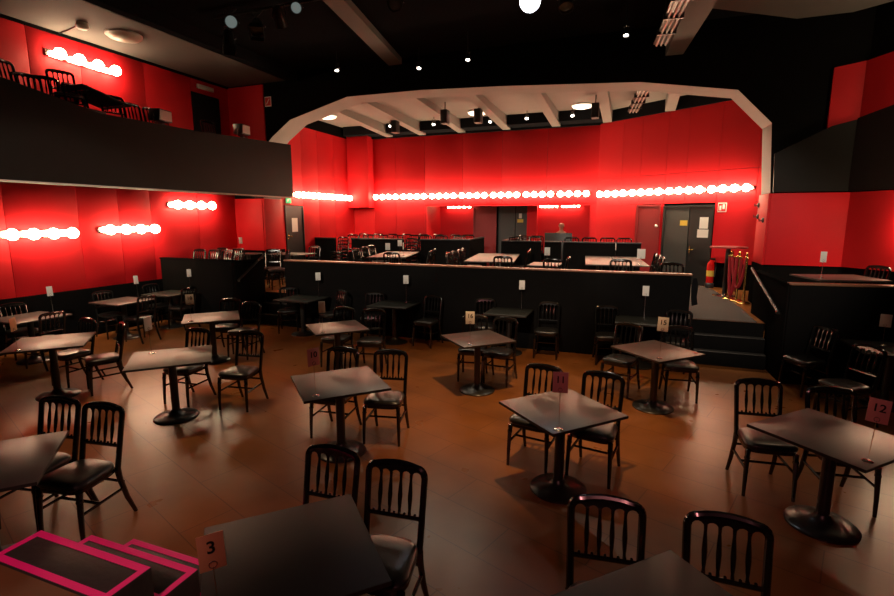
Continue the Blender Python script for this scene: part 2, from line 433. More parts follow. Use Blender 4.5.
# ------------------------------------------------------------------ ceiling beams
def beam(x0, x1, y0, y1, z0, z1, m, label, slope=0.):
    e = MB(); e.box(x0, x1, y0, y1, z0, z1, bev=.01); o = e.build('ceiling_beam', M[m]); tag(o, label, 'beam'); return o
bm_ = MB(); bm_.prism([(-4.32, 4.0), (-3.98, 4.0), (-5.12, YA), (-5.46, YA)], lambda x, y: (x, y, 5.84), lambda x, y: (x, y, 5.97))
tag(bm_.build('ceiling_beam', M['grey']), 'grey beam crossing the black ceiling left of centre, in front of the arch', 'beam')
bm_ = MB(); bm_.prism([(.87, 4.0), (1.4, 4.0), (.73, YA), (.42, YA)], lambda x, y: (x, y, 5.42), lambda x, y: (x, y, 5.97))
tag(bm_.build('ceiling_beam', M['grey']), 'grey beam of the black ceiling right of the glowing spotlight, beside a slatted light', 'beam')
NTH = ['leftmost', 'second from left', 'third from left', 'fourth from left', 'fifth from left', 'sixth from left', 'rightmost']
for i, x in enumerate((-7.75, -6.55, -5.2, -3.75, -2.25, -.8, .75)):
    y1 = 15.3 if x < -1 else 15.4-(x+1)*.653-.1
    j_ = MB(); j_.prism([(YA2, 5.24), (YA2, 5.36), (y1, 5.36), (y1, 5.04)], lambda y, z: (x-.12, y, z), lambda y, z: (x+.12, y, z))
    tag(j_.build('ceiling_beam', M['pale']), 'pale joist under the rear ceiling seen through the arch, %s' % NTH[i], 'beam')
e = MB(); bays = [(-9.2, -7.9), (-7.6, -6.7), (-6.4, -5.35), (-5.05, -3.9), (-3.6, -2.4), (-2.1, -.95)]
for i, (a_, b_) in enumerate(bays):
    struct(MB().box(a_, b_, 14.75, YB-.09, 5.08, 5.36).build('trim_%d' % (i+5), M['ceil']))

# ------------------------------------------------------------------ chair
def make_chair(loc=(0,0,0)):
    e = empty('dining_chair', loc)
    L = M['lacquer']
    yb = lambda z: .17 + (z-.44)*.2
    # seat frame and cushion
    def seatpoly(w0, w1, d0, d1, n=6, r=.115):
        c = [(-w0, -d0), (w0, -d0), (w1, d1), (-w1, d1)]; out = []
        for i in range(4):
            p = Vector(c[i]); a = (Vector(c[i-1])-p).normalized()*r; b = (Vector(c[(i+1) % 4])-p).normalized()*r
            for k in range(n+1):
                t = k/n; out.append(tuple((p+a)*(1-t)**2 + p*2*t*(1-t) + (p+b)*t*t))
        return out
    MB().prism(seatpoly(.205, .175, .2, .19), lambda x, y: (x, y, .435), lambda x, y: (x, y, .405)).build('seat_frame', L, e)
    m = MB(); P = seatpoly(.215, .18, .21, .185)
    prev = [m.bm.verts.new((x*.97, y*.97, .436)) for x, y in P]
    m._f(prev[::-1])
    for s, z in ((1.0, .446), (1.0, .462), (.95, .477), (.8, .487), (.45, .493)):
        ring = [m.bm.verts.new((x*s, y*s, z)) for x, y in P]
        for k in range(len(P)): m._f([prev[k], prev[(k+1) % len(P)], ring[(k+1) % len(P)], ring[k]])
        prev = ring
    m._f(prev)
    m.build('seat_cushion', M['vinyl'], e)
    # back frame: stiles with rounded corners running into the top rail
    m = MB()
    path = []
    for z in (.40, .5, .62, .74, .84): path.append((-.172-.008*(z-.4)/.44, yb(z), z))
    for k in range(1, 6):
        t = k/5*PI/2; path.append((-.18+.05*(1-math.cos(t)), yb(.84+.045*math.sin(t)), .84+.052*math.sin(t)))
    for k in range(1, 8):
        x = -.13+.26*k/8; path.append((x, yb(.892)+.012*(1-(x/.13)**2), .892+.012*(1-(x/.13)**2)))
    path += [(-p[0], p[1], p[2]) for p in path[:10][::-1]]
    m.tube(path, .0205, 8)
    # scalloped apron under the top rail: five small arches
    out = [(-.165, .885), (-.10, .90), (0, .905), (.10, .90), (.165, .885)]
    bot = []
    for i in range(5):
        c = .066*(2-i)
        for k in range(7):
            t = k/6*PI; bot.append((c+.029*math.cos(t), .838+.03*math.sin(t)))
    m.prism(out + bot, lambda x, z: (x, yb(z)-.007, z), lambda x, z: (x, yb(z)+.009, z))
    m.build('back_frame', L, e)
    for i in range(4):
        x = -.099+.066*i
        m = MB(); pr = []
        zs = (.615, .64, .66, .72, .77, .82, .85); rs = (.010, .008, .011, .0145, .012, .008, .010)
        m.tube([(x*.97, yb(z), z) for z in zs], list(rs), 7); m.build('spindle', L, e)
    m = MB(); m.tube([(-.175, yb(.60), .60), (.175, yb(.60), .60)], .0135, 7)
    for i in range(9): m.sphere((-.132+.033*i, yb(.622)-.004, .619), .009, 6)
    m.build('lower_rail', L, e)
    for sx in (-1, 1):
        m = MB(); m.tube([(sx*.18, -.165, .41), (sx*.182, -.17, .36), (sx*.183, -.172, .345), (sx*.184, -.174, .33), (sx*.188, -.185, .16), (sx*.19, -.19, 0)],
                         [.024, .021, .026, .021, .018, .014], 8); m.build('leg', L, e)
        m = MB(); m.tube([(sx*.172, .165, .42), (sx*.174, .175, .33), (sx*.18, .215, .16), (sx*.185, .275, 0)], [.023, .021, .019, .015], 8); m.build('leg', L, e)
        MB().tube([(sx*.186, -.178, .24), (sx*.178, .195, .25)], .012, 6).build('stretcher', L, e)
    MB().tube([(-.182, -.02, .243), (.182, -.02, .243)], .012, 6).build('stretcher', L, e)
    MB().tube([(-.178, .2, .30), (.178, .2, .30)], .012, 6).build('stretcher', L, e)
    return e

chair0 = make_chair(); remember(chair0)
TREE[chair0.name] = kids(chair0)
used = [False]
def chair(rx, ry, deg, label, z=0., group='dining chairs', sit=True):
    """rx, ry: middle of the top rail; deg 0 faces the stage (-Y)."""
    a = R(deg); off = .255
    x = rx + math.sin(a)*off; y = ry - math.cos(a)*off
    if used[0]: o = copy_tree(chair0)
    else: o = chair0; used[0] = True
    o.location = (x, y, z); o.rotation_euler = (0, 0, a)
    tag(o, label, 'chair', group)
    return o

# one-mesh chair for seats that are only a few pixels high
def mini_chair_mesh():
    m = MB(); yb = lambda z: .17+(z-.44)*.2
    m.box(-.2, .2, -.2, .19, .42, .485, bev=.02)
    for sx in (-1, 1):
        m.tube([(sx*.18, -.17, .43), (sx*.19, -.19, 0)], .016, 5)
        m.tube([(sx*.18, .275, 0), (sx*.175, .17, .42), (sx*.18, yb(.86), .86)], .017, 5)
    m.tube([(-.18, yb(.85), .85), (-.14, yb(.89), .89), (.14, yb(.89), .89), (.18, yb(.85), .85)], .021, 6)
    m.tube([(-.18, yb(.6), .6), (.18, yb(.6), .6)], .013, 5)
    for i in range(4): m.tube([(-.1+.066*i, yb(.6), .6), (-.1+.066*i, yb(.88), .88)], .009, 5)
    o = m.build('dining_chair', M['lacquer']); me = o.data; bpy.data.objects.remove(o)
    return me
MINI = mini_chair_mesh()
def mini(x, y, z, deg, label, group, tilt=(0, 0)):
    o = bpy.data.objects.new('dining_chair', MINI); COL.objects.link(o)
    o.location = (x, y, z); o.rotation_euler = (R(tilt[0]), R(tilt[1]), R(deg))
    return tag(o, label, 'chair', group)

# ------------------------------------------------------------------ tables and number cards
def table(cx, cy, deg, w, d, label, top='table', z=0., bases=None, group='cafe tables'):
    e = empty('cafe_table', (cx, cy, z), R(deg), label, 'table', group)
    t = MB().box(-w/2, w/2, -d/2, d/2, .728, .75, bev=.003).build('tabletop', M[top], e)
    m = MB(); k = .0015
    for q in ((-w/2-k, w/2+k, -d/2-k, -d/2), (-w/2-k, w/2+k, d/2, d/2+k), (-w/2-k, -w/2, -d/2, d/2), (w/2, w/2+k, -d/2, d/2)):
        m.box(*q, .727, .7485)
    m.build('edge_band', M['edge'], t)
    for bx, by in (bases or [(0, 0)]):
        MB().box(bx-.17, bx+.17, by-.17, by+.17, .715, .728, bev=.003).build('top_plate', M['metal'], e)
        MB().lathe([(.044, .05), (.044, .70), (.06, .716)], 16, (bx, by, 0)).build('column', M['metal'], e)
        MB().lathe([(.245, 0), (.245, .012), (.235, .022), (.16, .034), (.09, .05), (.062, .075), (.05, .10)], 28, (bx, by, 0)).build('base', M['metal'], e)
    return e

NUMS = {}
def card(x, y, txt, m, label, z=.75, h=.30, tilt=0., yaw=None, cw=.115, ch=.165):
    a = yaw if yaw is not None else 0.
    if yaw is None: a = math.atan2(-x, y)   # turned to the stage
    e = empty('number_stand', (x, y, z), a, label, 'number stand', 'table number stands')
    e.rotation_euler = (0, R(tilt), a)
    MB().lathe([(.034, 0), (.034, .004), (.026, .009), (.006, .013)], 18).build('foot', M['chrome'], e)
    MB().tube([(0, 0, .008), (0, 0, h+.012)], .0026, 6).build('rod', M['chrome'], e)
    m_ = MB(); m_.tube([(.015*math.cos(t*PI/8), -.004, h+.024+.015*math.sin(t*PI/8)) for t in range(17)], .0022, 5); m_.build('clip_ring', M['chrome'], e)
    c = MB().box(-cw/2, cw/2, -.0015, .0015, h, h+ch, bev=.0008).build('card', M[m], e)
    if txt:
        if txt not in NUMS: NUMS[txt] = text_mesh(txt, .075)
        n = bpy.data.objects.new('number', NUMS[txt]); COL.objects.link(n)
        if not n.data.materials: n.data.materials.append(M['ink'])
        n.parent = c; n.location = (0, -.0028, h+ch*.62)
    return e

C = math.cos
SQ = .775
T = [  # cx, cy, deg, w, d, top
 (-1.48, 1.77, 45, .78, .78, 'tableblack', 'near black square table at the bottom centre, with the salmon-lit card 3'),
 (.27, 1.89, 45, .78, .78, 'tableblack', 'black table corner rising from the bottom edge between the two nearest right chairs'),
 (-3.96, 1.75, 47, .80, .84, 'table', 'grey-lit table cut by the left edge, beyond the pink-taped steps'),
 (1.52, 4.30, 45, .80, .80, 'table', 'dark table at the right edge with the pink-lit card 12'),
 (-.48, 4.11, 47, .78, .76, 'table', 'brown square table right of centre with the pink-lit card 11'),
 (-2.66, 4.04, 46, .82, .80, 'table', 'brown square table left of centre with the pink-lit card 10'),
 (-5.02, 4.12, 45, .86, .82, 'table', 'pale-lit table at left centre with a thin white card seen edge-on'),
 (-6.46, 6.12, 45, .84, .84, 'table', 'pale-lit table with white card 18, behind the left centre table'),
 (-7.14, 4.10, 47, .84, .88, 'table', 'pale-lit table at the left edge with a small reddish card'),
 (-4.08, 6.19, 47, .78, .76, 'table', 'reddish-brown table with a white card in front of the left steps'),
 (-1.89, 6.27, 45, .78, .74, 'table', 'dark brown table at centre with the white card 16'),
 (.38, 6.45, 45, .76, .78, 'table', 'red-tinged table with the white card 15 near the right steps'),
 (-9.28, 5.05, 2, .82, .82, 'table', 'reddish table against the left wall, nearest to the left edge'),
 (-9.38, 6.75, 0, .82, .80, 'table', 'reddish table against the left wall, middle of three'),
 (-9.40, 7.82, 0, .78, .74, 'tableblack', 'black table against the left wall beside the short low wall'),
 (-6.24, 8.24, 0, .84, .76, 'tableblack', 'black table before the long low wall, leftmost of the four'),
 (-4.16, 8.28, 0, .80, .72, 'tableblack', 'black table before the long low wall, second from left of the four'),
 (-1.93, 8.30, 0, .74, .70, 'tableblack', 'black table before the long low wall, third from left of the four'),
 (.22, 8.30, 0, .76, .70, 'tableblack', 'black table before the long low wall, rightmost of the four beside the right steps'),
 (3.15, 7.55, 0, .8, .8, 'tableblack', 'dark table at the right edge below the right low wall'),
]
for cx, cy, dg, w, d, tp, lb in T: table(cx, cy, dg, w, d, lb, tp)

CARDS = [
 (-1.52, 1.36, '3', 'salmon', 'large salmon-lit card 3 on a wire stand on the nearest black table', dict(tilt=-2, h=.20, cw=.10, ch=.16)),
 (1.58, 3.88, '12', 'pink', 'pink-lit card 12 on a wire stand at the right edge', dict(tilt=3, h=.28)),
 (-.44, 3.66, '11', 'pink', 'pink-lit card 11 on a wire stand right of centre', dict(h=.30)),
 (-2.64, 3.62, '10', 'pink', 'pink-lit card 10 on a wire stand left of centre', dict(h=.29, tilt=-1, yaw=R(62))),
 (-1.88, 5.90, '16', 'white', 'white card 16 on the dark brown centre table', dict(h=.27)),
 (.39, 6.04, '15', 'white', 'white card 15 on the red-tinged table near the right steps', dict(h=.33, tilt=2)),
 (-5.36, 4.14, None, 'white', 'white card on the pale-lit left centre table', dict(h=.29, yaw=R(100), tilt=-2)),
 (-6.46, 5.72, '18', 'white', 'white card 18 on the pale-lit table behind the left centre table', dict(h=.27)),
 (-4.06, 5.80, None, 'white', 'white card on the reddish-brown table before the left steps', dict(h=.29, cw=.09)),
 (-7.04, 3.66, None, 'salmon', 'small reddish-lit card at the left edge on the pale-lit edge table', dict(h=.25, yaw=R(122), tilt=-3)),
 (-9.28, 5.42, None, 'white', 'white card on the wall table nearest to the left edge', dict(h=.30, tilt=-2, cw=.08)),
 (-9.36, 7.06, None, 'white', 'white card on the middle left wall table, before the red wall', dict(h=.30, tilt=-2, cw=.08)),
 (-9.10, 8.10, None, 'white', 'white card on the black left wall table, before the short low wall', dict(h=.34, cw=.085)),
 (-6.04, 8.54, None, 'white', 'white card on the leftmost table of the long low wall', dict(h=.34, cw=.10)),
 (-4.04, 8.56, None, 'white', 'white card on the second table of the long low wall', dict(h=.36, cw=.10)),
 (-1.77, 8.58, None, 'white', 'white card on the third table of the long low wall', dict(h=.36, cw=.10)),
 (.28, 8.58, None, 'white', 'white card on the rightmost table of the long low wall', dict(h=.36, cw=.10)),
 (3.12, 7.72, None, 'white', 'white card cut by the right edge below the right low wall', dict(h=.24)),
]
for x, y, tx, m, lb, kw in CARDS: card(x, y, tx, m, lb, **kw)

CH = [
 (-1.72, 2.51, 2, 'black chair behind the nearest black table, left one of its two'),
 (-1.25, 2.48, 5, 'black chair behind the nearest black table, right one with grey-lit seat'),
 (-.04, 2.52, 7, 'black chair at the bottom edge right of centre, left of the dark table corner'),
 (.53, 2.56, 0, 'black chair at the bottom edge, right of the dark table corner'),
 (-4.33, 2.49, 10, 'black chair tucked behind the left-edge table, farther one'),
 (-3.86, 2.52, 8, 'black chair with pale-lit seat right of the left-edge table above the taped steps'),
 (1.17, 5.02, 7, 'black chair left of the card 12 table, whole and in clear view'),
 (1.71, 4.99, 8, 'black chair half hidden behind the card 12 table'),
 (-.74, 4.78, -9, 'black chair behind the card 11 table, left one'),
 (-.17, 4.74, -10, 'black chair behind the card 11 table, right one'),
 (-3.00, 4.66, 6, 'black chair behind the card 10 table, left one'),
 (-2.44, 4.75, 12, 'black chair right of the card 10 table, whole seat in view'),
 (-5.35, 4.83, 3, 'black chair tucked behind the pale-lit left centre table'),
 (-4.58, 4.94, 9, 'black chair standing free right of the pale-lit left centre table'),
 (-6.78, 6.88, 20, 'black chair behind the card 18 table, left one'),
 (-6.18, 6.75, 5, 'black chair behind the card 18 table, right one by the left steps'),
 (-7.41, 4.76, -4, 'black chair behind the left-edge pale-lit table, left one'),
 (-6.64, 4.72, -28, 'black chair right of the left-edge pale-lit table, seen from its side'),
 (-4.38, 6.88, 2, 'black chair behind the reddish-brown table, left one'),
 (-3.83, 6.89, 16, 'black chair behind the reddish-brown table, right one'),
 (-2.15, 7.00, 10, 'black chair behind card 16, left one hidden by the card'),
 (-1.67, 6.97, -6, 'black chair behind the card 16 table, right one'),
 (.05, 7.17, -20, 'black chair behind the card 15 table, left one'),
 (.68, 7.21, 6, 'black chair behind the card 15 table, right one by the steps'),
 (-9.98, 5.20, 80, 'black chair between the left wall and the nearest wall table'),
 (-8.46, 4.92, -88, 'black chair with its back to us, right of the nearest wall table'),
 (-9.96, 6.75, 80, 'black chair between the left wall and the middle wall table'),
 (-8.60, 6.66, -92, 'black chair with its back to us, right of the middle wall table'),
 (-9.98, 7.84, 85, 'black chair between the left wall and the black wall table'),
 (-8.80, 7.80, -90, 'black chair with its back to us, right of the black wall table'),
 (-6.80, 8.55, 32, 'black chair left of the leftmost long-wall table, beside the left steps'),
 (-5.48, 8.55, -25, 'black chair right of the leftmost long-wall table'),
 (-4.72, 8.56, 14, 'black chair left of the second long-wall table'),
 (-3.46, 8.56, -8, 'black chair right of the second long-wall table'),
 (-2.44, 8.56, 18, 'black chair left of the third long-wall table'),
 (-1.28, 8.58, 3, 'black chair right of the third long-wall table'),
 (-.31, 8.56, 10, 'black chair left of the rightmost long-wall table'),
 (.80, 8.54, -14, 'black chair right of the rightmost long-wall table, beside the right steps'),
 (2.56, 7.9, -62, 'unlit black chair in the dark right area, farther one'),
 (2.66, 6.85, -60, 'unlit black chair in the dark right area, nearer one'),
]
for rx, ry, dg, lb in CH: chair(rx, ry, dg, lb)

# ------------------------------------------------------------------ globe-bulb light bars
def vanity(p0, dirv, n, L, normal, label, r=.088, group='globe-bulb light bars', seg=12, plate=.09):
    d = Vector(dirv).normalized(); a = math.atan2(d.y, d.x)
    e = empty('vanity_light', p0, a, label, 'wall light', group)
    # local frame: x along the bar; the bar stands off towards local -y
    e['facing'] = 1
    tilt = math.atan2(d.z, math.hypot(d.x, d.y)); e.rotation_euler = (0, -tilt, a)
    MB().box(0, L, -.035, -.002, -plate/2, plate/2, bev=.004).build('back_plate', M['chrome'], e)
    for i in range(n):
        x = L*(i+.5)/n
        MB().lathe([(.028, 0), (.028, .03), (.02, .035)], 10, mx=Matrix.Translation((x, -.03, 0)) @ Matrix.Rotation(PI/2, 4, 'X')).build('socket', M['brass'], e)
        MB().sphere((x, -.06-r, 0), r, seg).build('bulb', M['bulb'], e)
    return e
XW = XL
# left wall: local -y must face +X -> bar runs along +Y (a = 90 deg gives local -y = +X)
vanity((XW, 5.22, 2.085), (0, 1, 0), 4, 1.32, None, 'globe-bulb light bar low on the left red wall, cut by the left edge', r=.10, plate=.13)
vanity((XW, 6.95, 2.13), (0, 1, 0), 4, 1.36, None, 'globe-bulb light bar on the left red wall, middle of three under the balcony', r=.10, plate=.13)
vanity((XW, 8.62, 2.68), (0, 1, 0), 4, 1.36, None, 'globe-bulb light bar on the left red wall, highest and farthest under the balcony', r=.10, plate=.13)
vanity((XW, 6.36, 5.36), (0, 1, -.02), 4, 1.4, None, 'globe-bulb light bar on the red wall above the balcony', r=.10, plate=.13)
for i in range(3):
    vanity((-9.25, 11.95+i*1.03, 3.04), (0, 1, 0), 4, 1.0, None, 'globe-bulb light bar on the rear left red wall, %s' % ('nearest the balcony', 'middle of three', 'nearest the column')[i])
for i in range(7):
    vanity((-8.42+i*1.04, YB, 3.08), (1, 0, 0), 4, 1.0, None, 'globe-bulb light bar on the rear wall facing us, %s' % NTH[i])
for i in range(4):
    x, y = rw(.06+i*1.06)
    vanity((x, y, 3.05), (rdx, rdy, 0), 4, 1.03, None, 'globe-bulb light bar on the angled rear right wall, %s' % ('leftmost', 'second from left', 'third from left', 'rightmost beside the arch')[i])
for i, x in enumerate((-6.2, -2.9, -2.2)):
    vanity((x, 16.655, 2.75), (1, 0, 0), 5, (.95, .62, .62)[i], None, 'small bulb bar in the recess under the rear bulb row, %s' % ('leftmost', 'middle one, above the desk', 'rightmost')[i], r=.045, plate=.07, seg=8)
x, y = rline(.95); vanity((x, y, 2.2), (.6, -.8, 0), 4, 1.2, None, 'globe-bulb light bar on the right red wall, beyond the right edge', r=.10, plate=.13)

x, y = rline(1.3); vanity((x, y, 4.75), (.6, -.8, 0), 2, .66, None, 'globe-bulb light bar on the right balcony wall, beyond the right edge', r=.10, plate=.13)

# ------------------------------------------------------------------ doors and wall signs
def flat_thing(name, fn, s0, s1, z0, z1, off, m, label, cat, th=.006, parent=None):
    b = MB(); p = [fn(s0, z0, off), fn(s1, z0, off), fn(s1, z1, off), fn(s0, z1, off)]
    q = [fn(s0, z0, off-th), fn(s1, z0, off-th), fn(s1, z1, off-th), fn(s0, z1, off-th)]
    b.prism([0, 1, 2, 3], lambda i: p[i], lambda i: q[i]) if False else None
    va = [b.bm.verts.new(v) for v in p]; vb = [b.bm.verts.new(v) for v in q]
    b._f(va); b._f(vb[::-1])
    for k in range(4): b._f([va[(k+1) % 4], va[k], vb[k], vb[(k+1) % 4]])
    o = b.build(name, m, parent)
    return tag(o, label, cat) if label else o
# local (s, z, off): off < 0 comes out of the rear right wall
W = lambda s, z, off: rwz(s, z, off)
def door(name, fn, leaves, z0, z1, frame, fm, handles):
    f_ = MB()
    e = struct(flat_thing(name, fn, leaves[0][0], leaves[0][1], z0, z1, .03, leaves[0][2], None, None, .03))
    for i, (a_, b_, m) in enumerate(leaves[1:]): flat_thing('leaf', fn, a_, b_, z0, z1, .03, m, None, None, .03, e)
    a_, b_ = leaves[0][0], leaves[-1][1]
    flat_thing('door_frame', fn, a_-frame, a_, z0, z1+frame, .0, fm, None, None, .03, e)
    flat_thing('door_frame', fn, b_, b_+frame, z0, z1+frame, .0, fm, None, None, .03, e)
    flat_thing('door_frame', fn, a_, b_, z1, z1+frame, .0, fm, None, None, .03, e)
    for s, z, dx in handles:
        p = Vector(fn(s, z, -.0)); q = Vector(fn(s, z, -.05)); r_ = Vector(fn(s+dx, z, -.055))
        h = MB(); h.tube([p, q, r_], .012, 6); h.tube([Vector(fn(s, z-.09, -.004)), Vector(fn(s, z+.09, -.004))], .018, 6)
        h.build('door_handle', M['brass'], e)
    return e
door('door_1', W, [(1.37, 2.0, M['maroon'])], Z1, 2.68, .04, M['maroon'], [])
door('door_2', W, [(2.17, 2.80, M['greydoor']), (2.82, 3.36, M['blackdoor'])], Z1, 2.64, .05, M['blackdoor'], [(2.88, 1.58, .12)])
flat_thing('wall_sign', W, 3.49, 3.69, 2.51, 2.73, -.002, M['white'], 'square sign with a fire-extinguisher symbol right of the black double door', 'sign')
so = [o for o in COL.objects if o.name == 'wall_sign'][-1]
flat_thing('sign_face', W, 3.505, 3.675, 2.53, 2.71, -.008, M['signred'], None, None, .003, so)
b = MB()
for q in ((3.535, 3.56, 2.55, 2.66), (3.575, 3.62, 2.56, 2.64), (3.56, 3.63, 2.655, 2.67), (3.63, 3.65, 2.60, 2.69)):
    pass
flat_thing('symbol', W, 3.53, 3.575, 2.55, 2.66, -.012, M['white'], None, None, .002, so)
flat_thing('symbol', W, 3.60, 3.65, 2.58, 2.69, -.012, M['white'], None, None, .002, so)
flat_thing('door_sign', W, 2.58, 2.77, 2.18, 2.31, .0, M['yellow'], 'yellow plate on the grey leaf of the double door', 'sign', .004)
flat_thing('paper_notice', W, 3.08, 3.29, 2.11, 2.39, .0, M['white'], 'upper white paper notice on the black leaf of the double door', 'notice', .003)
flat_thing('paper_notice', W, 3.04, 3.31, 1.89, 2.09, .0, M['white'], 'lower white paper notice on the black leaf of the double door', 'notice', .003)
b = MB()
k_ = empty('wall_bell', rwz(1.93, 2.16, .0), 0, 'small pale knob on the maroon door', 'knob')
MB().sphere((0, -.03, 0), .045, 10).build('dome', M['white'], k_)

WL = lambda s, z, off: (-9.25-off, s, z)
door('door_3', WL, [(11.66, 12.42, M['blackdoor'])], Z1, 2.68, .04, M['blackdoor'], [(11.74, 1.84, .12)])
flat_thing('paper_notice', WL, 11.92, 12.18, 1.97, 2.37, .0, M['white'], 'tall white paper notice on the black door at the rear left', 'notice', .003)
flat_thing('exit_sign', WL, 11.68, 11.90, 2.79, 2.93, -.01, M['green'], 'small green exit sign above the black door at the rear left', 'exit sign', .02)
ex = [o for o in COL.objects if o.name.startswith('exit_sign')][-1]
flat_thing('arrow', WL, 11.72, 11.78, 2.83, 2.89, -.032, M['white'], None, None, .001, ex)
# recess doors
WR = lambda s, z, off: (s, 16.66+off, z)
door('door_4', WR, [(-5.18, -4.42, M['maroon'])], Z1, 2.71, .04, M['maroon'], [])
door('door_5', WR, [(-4.27, -3.74, M['greydoor']), (-3.71, -3.31, M['greydoor'])], Z1, 2.76, .04, M['blackdoor'], [])
flat_thing('paper_notice', WR, -3.60, -3.50, 2.36, 2.52, .0, M['white'], 'small white notice on the grey recess door', 'notice', .003)
flat_thing('door_sign', WR, -3.65, -3.45, 2.22, 2.33, .0, M['yellow'], 'small yellow plate on the grey recess door', 'sign', .004)
# balcony door opening, with a pale emergency lamp above
struct(MB().box(XL-.6, XL+.012, 9.6, 10.44, 3.1, 5.4).build('door_6', M['ceil']))
el = empty('emergency_lamp', (XL, 9.75, 5.52), 0, 'pale emergency lamp above the dark balcony doorway', 'lamp')
MB().box(.0, .06, 0, .5, 0, .1, bev=.01).build('housing', M['white'], el)
sg = empty('wall_sign', (-8.93, YA-.002, 5.32), 0, 'small red and white fire-hose sign beside the arch, above the balcony', 'sign')
MB().box(-.1, .1, -.006, 0, -.12, .12).build('plate', M['white'], sg)
MB().box(-.085, .085, -.009, -.006, -.10, .10).build('sign_face', M['signred'], sg)
m = MB(); m.prism([(-.055, -.06), (-.04, -.07), (.055, .06), (.04, .07)], lambda x, z: (x, -.0095, z), lambda x, z: (x, -.0115, z)); m.build('symbol', M['white'], sg)

# ------------------------------------------------------------------ rear dividers and tiers
def divider(pts, label, z0=Z1, z1=1.775, th=.08):
    e = empty('divider_wall', (pts[0][0], pts[0][1], z0), 0, label, 'divider')
    for (x0, y0), (x1, y1) in zip(pts, pts[1:]):
        d = Vector((x1-x0, y1-y0, 0)); L = d.length; a = math.atan2(d.y, d.x)
        mx = Matrix.Translation((x0-pts[0][0], y0-pts[0][1], 0)) @ Matrix.Rotation(a, 4, 'Z')
        MB().box(0, L, 0, th, 0, z1-z0-.03, mx=mx).build('panel', M['black'], e)
        MB().box(-.005, L+.005, -.01, th+.01, z1-z0-.03, z1-z0, mx=mx).build('cap_rail', M['metal'], e)
    return e
divider([(-9.24, 12.98), (-8.52, 12.98)], 'short black divider left of the stacked chairs at the rear left')
divider([(-7.95, 13.0), (-6.2, 13.0)], 'black divider behind the rear tables, left stretch')
divider([(-5.68, 13.05), (-4.28, 13.3), (-4.42, 15.3)], 'black divider beside the rear passage, left of it, with a return towards the rear wall')
divider([(-3.4, 15.2), (-3.28, 13.0), (-2.2, 12.98)], 'black divider beside the rear passage, right of it')
divider([(-2.1, 12.95), (-1.68, 12.95)], 'narrow black divider below the black desk at the rear')
divider([(-1.62, 12.92), (.25, 12.92)], 'black divider behind the pair of long rear tables at right')

def tier_row(x0, x1, n, y, z, label, group, deg=0):
    for i in range(n):
        x = x0+(x1-x0)*i/(n-1)
        mini(x+random.uniform(-.04, .04), y+random.uniform(-.06, .06), z, deg+random.uniform(-14, 14), label, group)
g = 'dark chairs packed behind the left rear dividers'
for x0, x1, n, y in ((-8.3, -4.75, 8, 13.55), (-8.4, -4.7, 8, 14.35)):
    tier_row(x0, x1, n, y, Z2, 'dark chair in the packed rows behind the left rear dividers', g)
g = 'dark chairs packed behind the right rear dividers'
tier_row(-3.0, -2.45, 2, 13.5, Z2, 'dark chair in the packed rows behind the divider right of the passage', 'dark chairs right of the rear passage')
tier_row(-3.0, -2.6, 2, 14.3, Z2, 'dark chair in the packed rows behind the divider right of the passage', 'dark chairs right of the rear passage')
tier_row(-1.5, -.15, 4, 13.45, Z2, 'dark chair in the row behind the rightmost rear divider', g)
# stacks in the gaps of the dividers
for (sx, sy, lb) in ((-8.24, 12.78, 'rear left, in the gap between two dividers'), (-5.92, 12.74, 'rear, in the narrow gap between two divider stretches')):
    for k in range(3):
        mini(sx, sy, Z1+k*.10, 0, 'black chair in the stack at the %s' % lb, 'stacked chairs at the %s' % lb)

# rear tables
table(-5.75, 11.55, 14, .92, 2.1, 'long pale-lit rear table behind the long low wall, leftmost', z=Z1, bases=[(0, -.6), (0, .6)])
table(-3.05, 11.45, 9, 1.08, 2.5, 'long pale-lit rear table behind the middle of the long low wall', z=Z1, bases=[(0, -.7), (0, .7)])
table(-.635, 11.5, 5, .60, 2.4, 'long pale-lit rear table at right, left one of the joined pair', z=Z1, bases=[(0, -.7), (0, .7)])
table(-.02, 11.55, 5, .60, 2.4, 'long pale-lit rear table at right, right one of the joined pair', z=Z1, bases=[(0, -.7), (0, .7)])
table(-1.62, 10.1, 0, .6, .8, 'small brown rear table between the two long ones', z=Z1)
table(-8.42, 10.8, 0, 1.05, .7, 'pale-lit rear table at the top of the left steps by the rear left door', z=Z1)
for x, y, lb, kw in ((-6.5, 11.0, 'white card at the front of the leftmost long rear table', {}), (-6.0, 12.35, 'white card at the far end of the leftmost long rear table', {}),
                 (-5.3, 11.1, 'white card seen edge-on over the leftmost long rear table', dict(yaw=R(105))),
                 (-1.62, 10.35, 'white card on the small brown rear table', {}), (-.33, 12.6, 'white card seen edge-on at the far end of the joined rear tables', dict(yaw=R(100))), (.22, 10.9, 'large white card at the right end of the joined rear tables', dict(ch=.2, cw=.16))):
    xx, yy = x, y
    if lb.startswith('white card at the front'): xx, yy = -5.55, 10.75
    card(xx, yy, None, 'white', lb, z=Z1+.75, h=.16 if 'large' not in lb else .1, **kw)
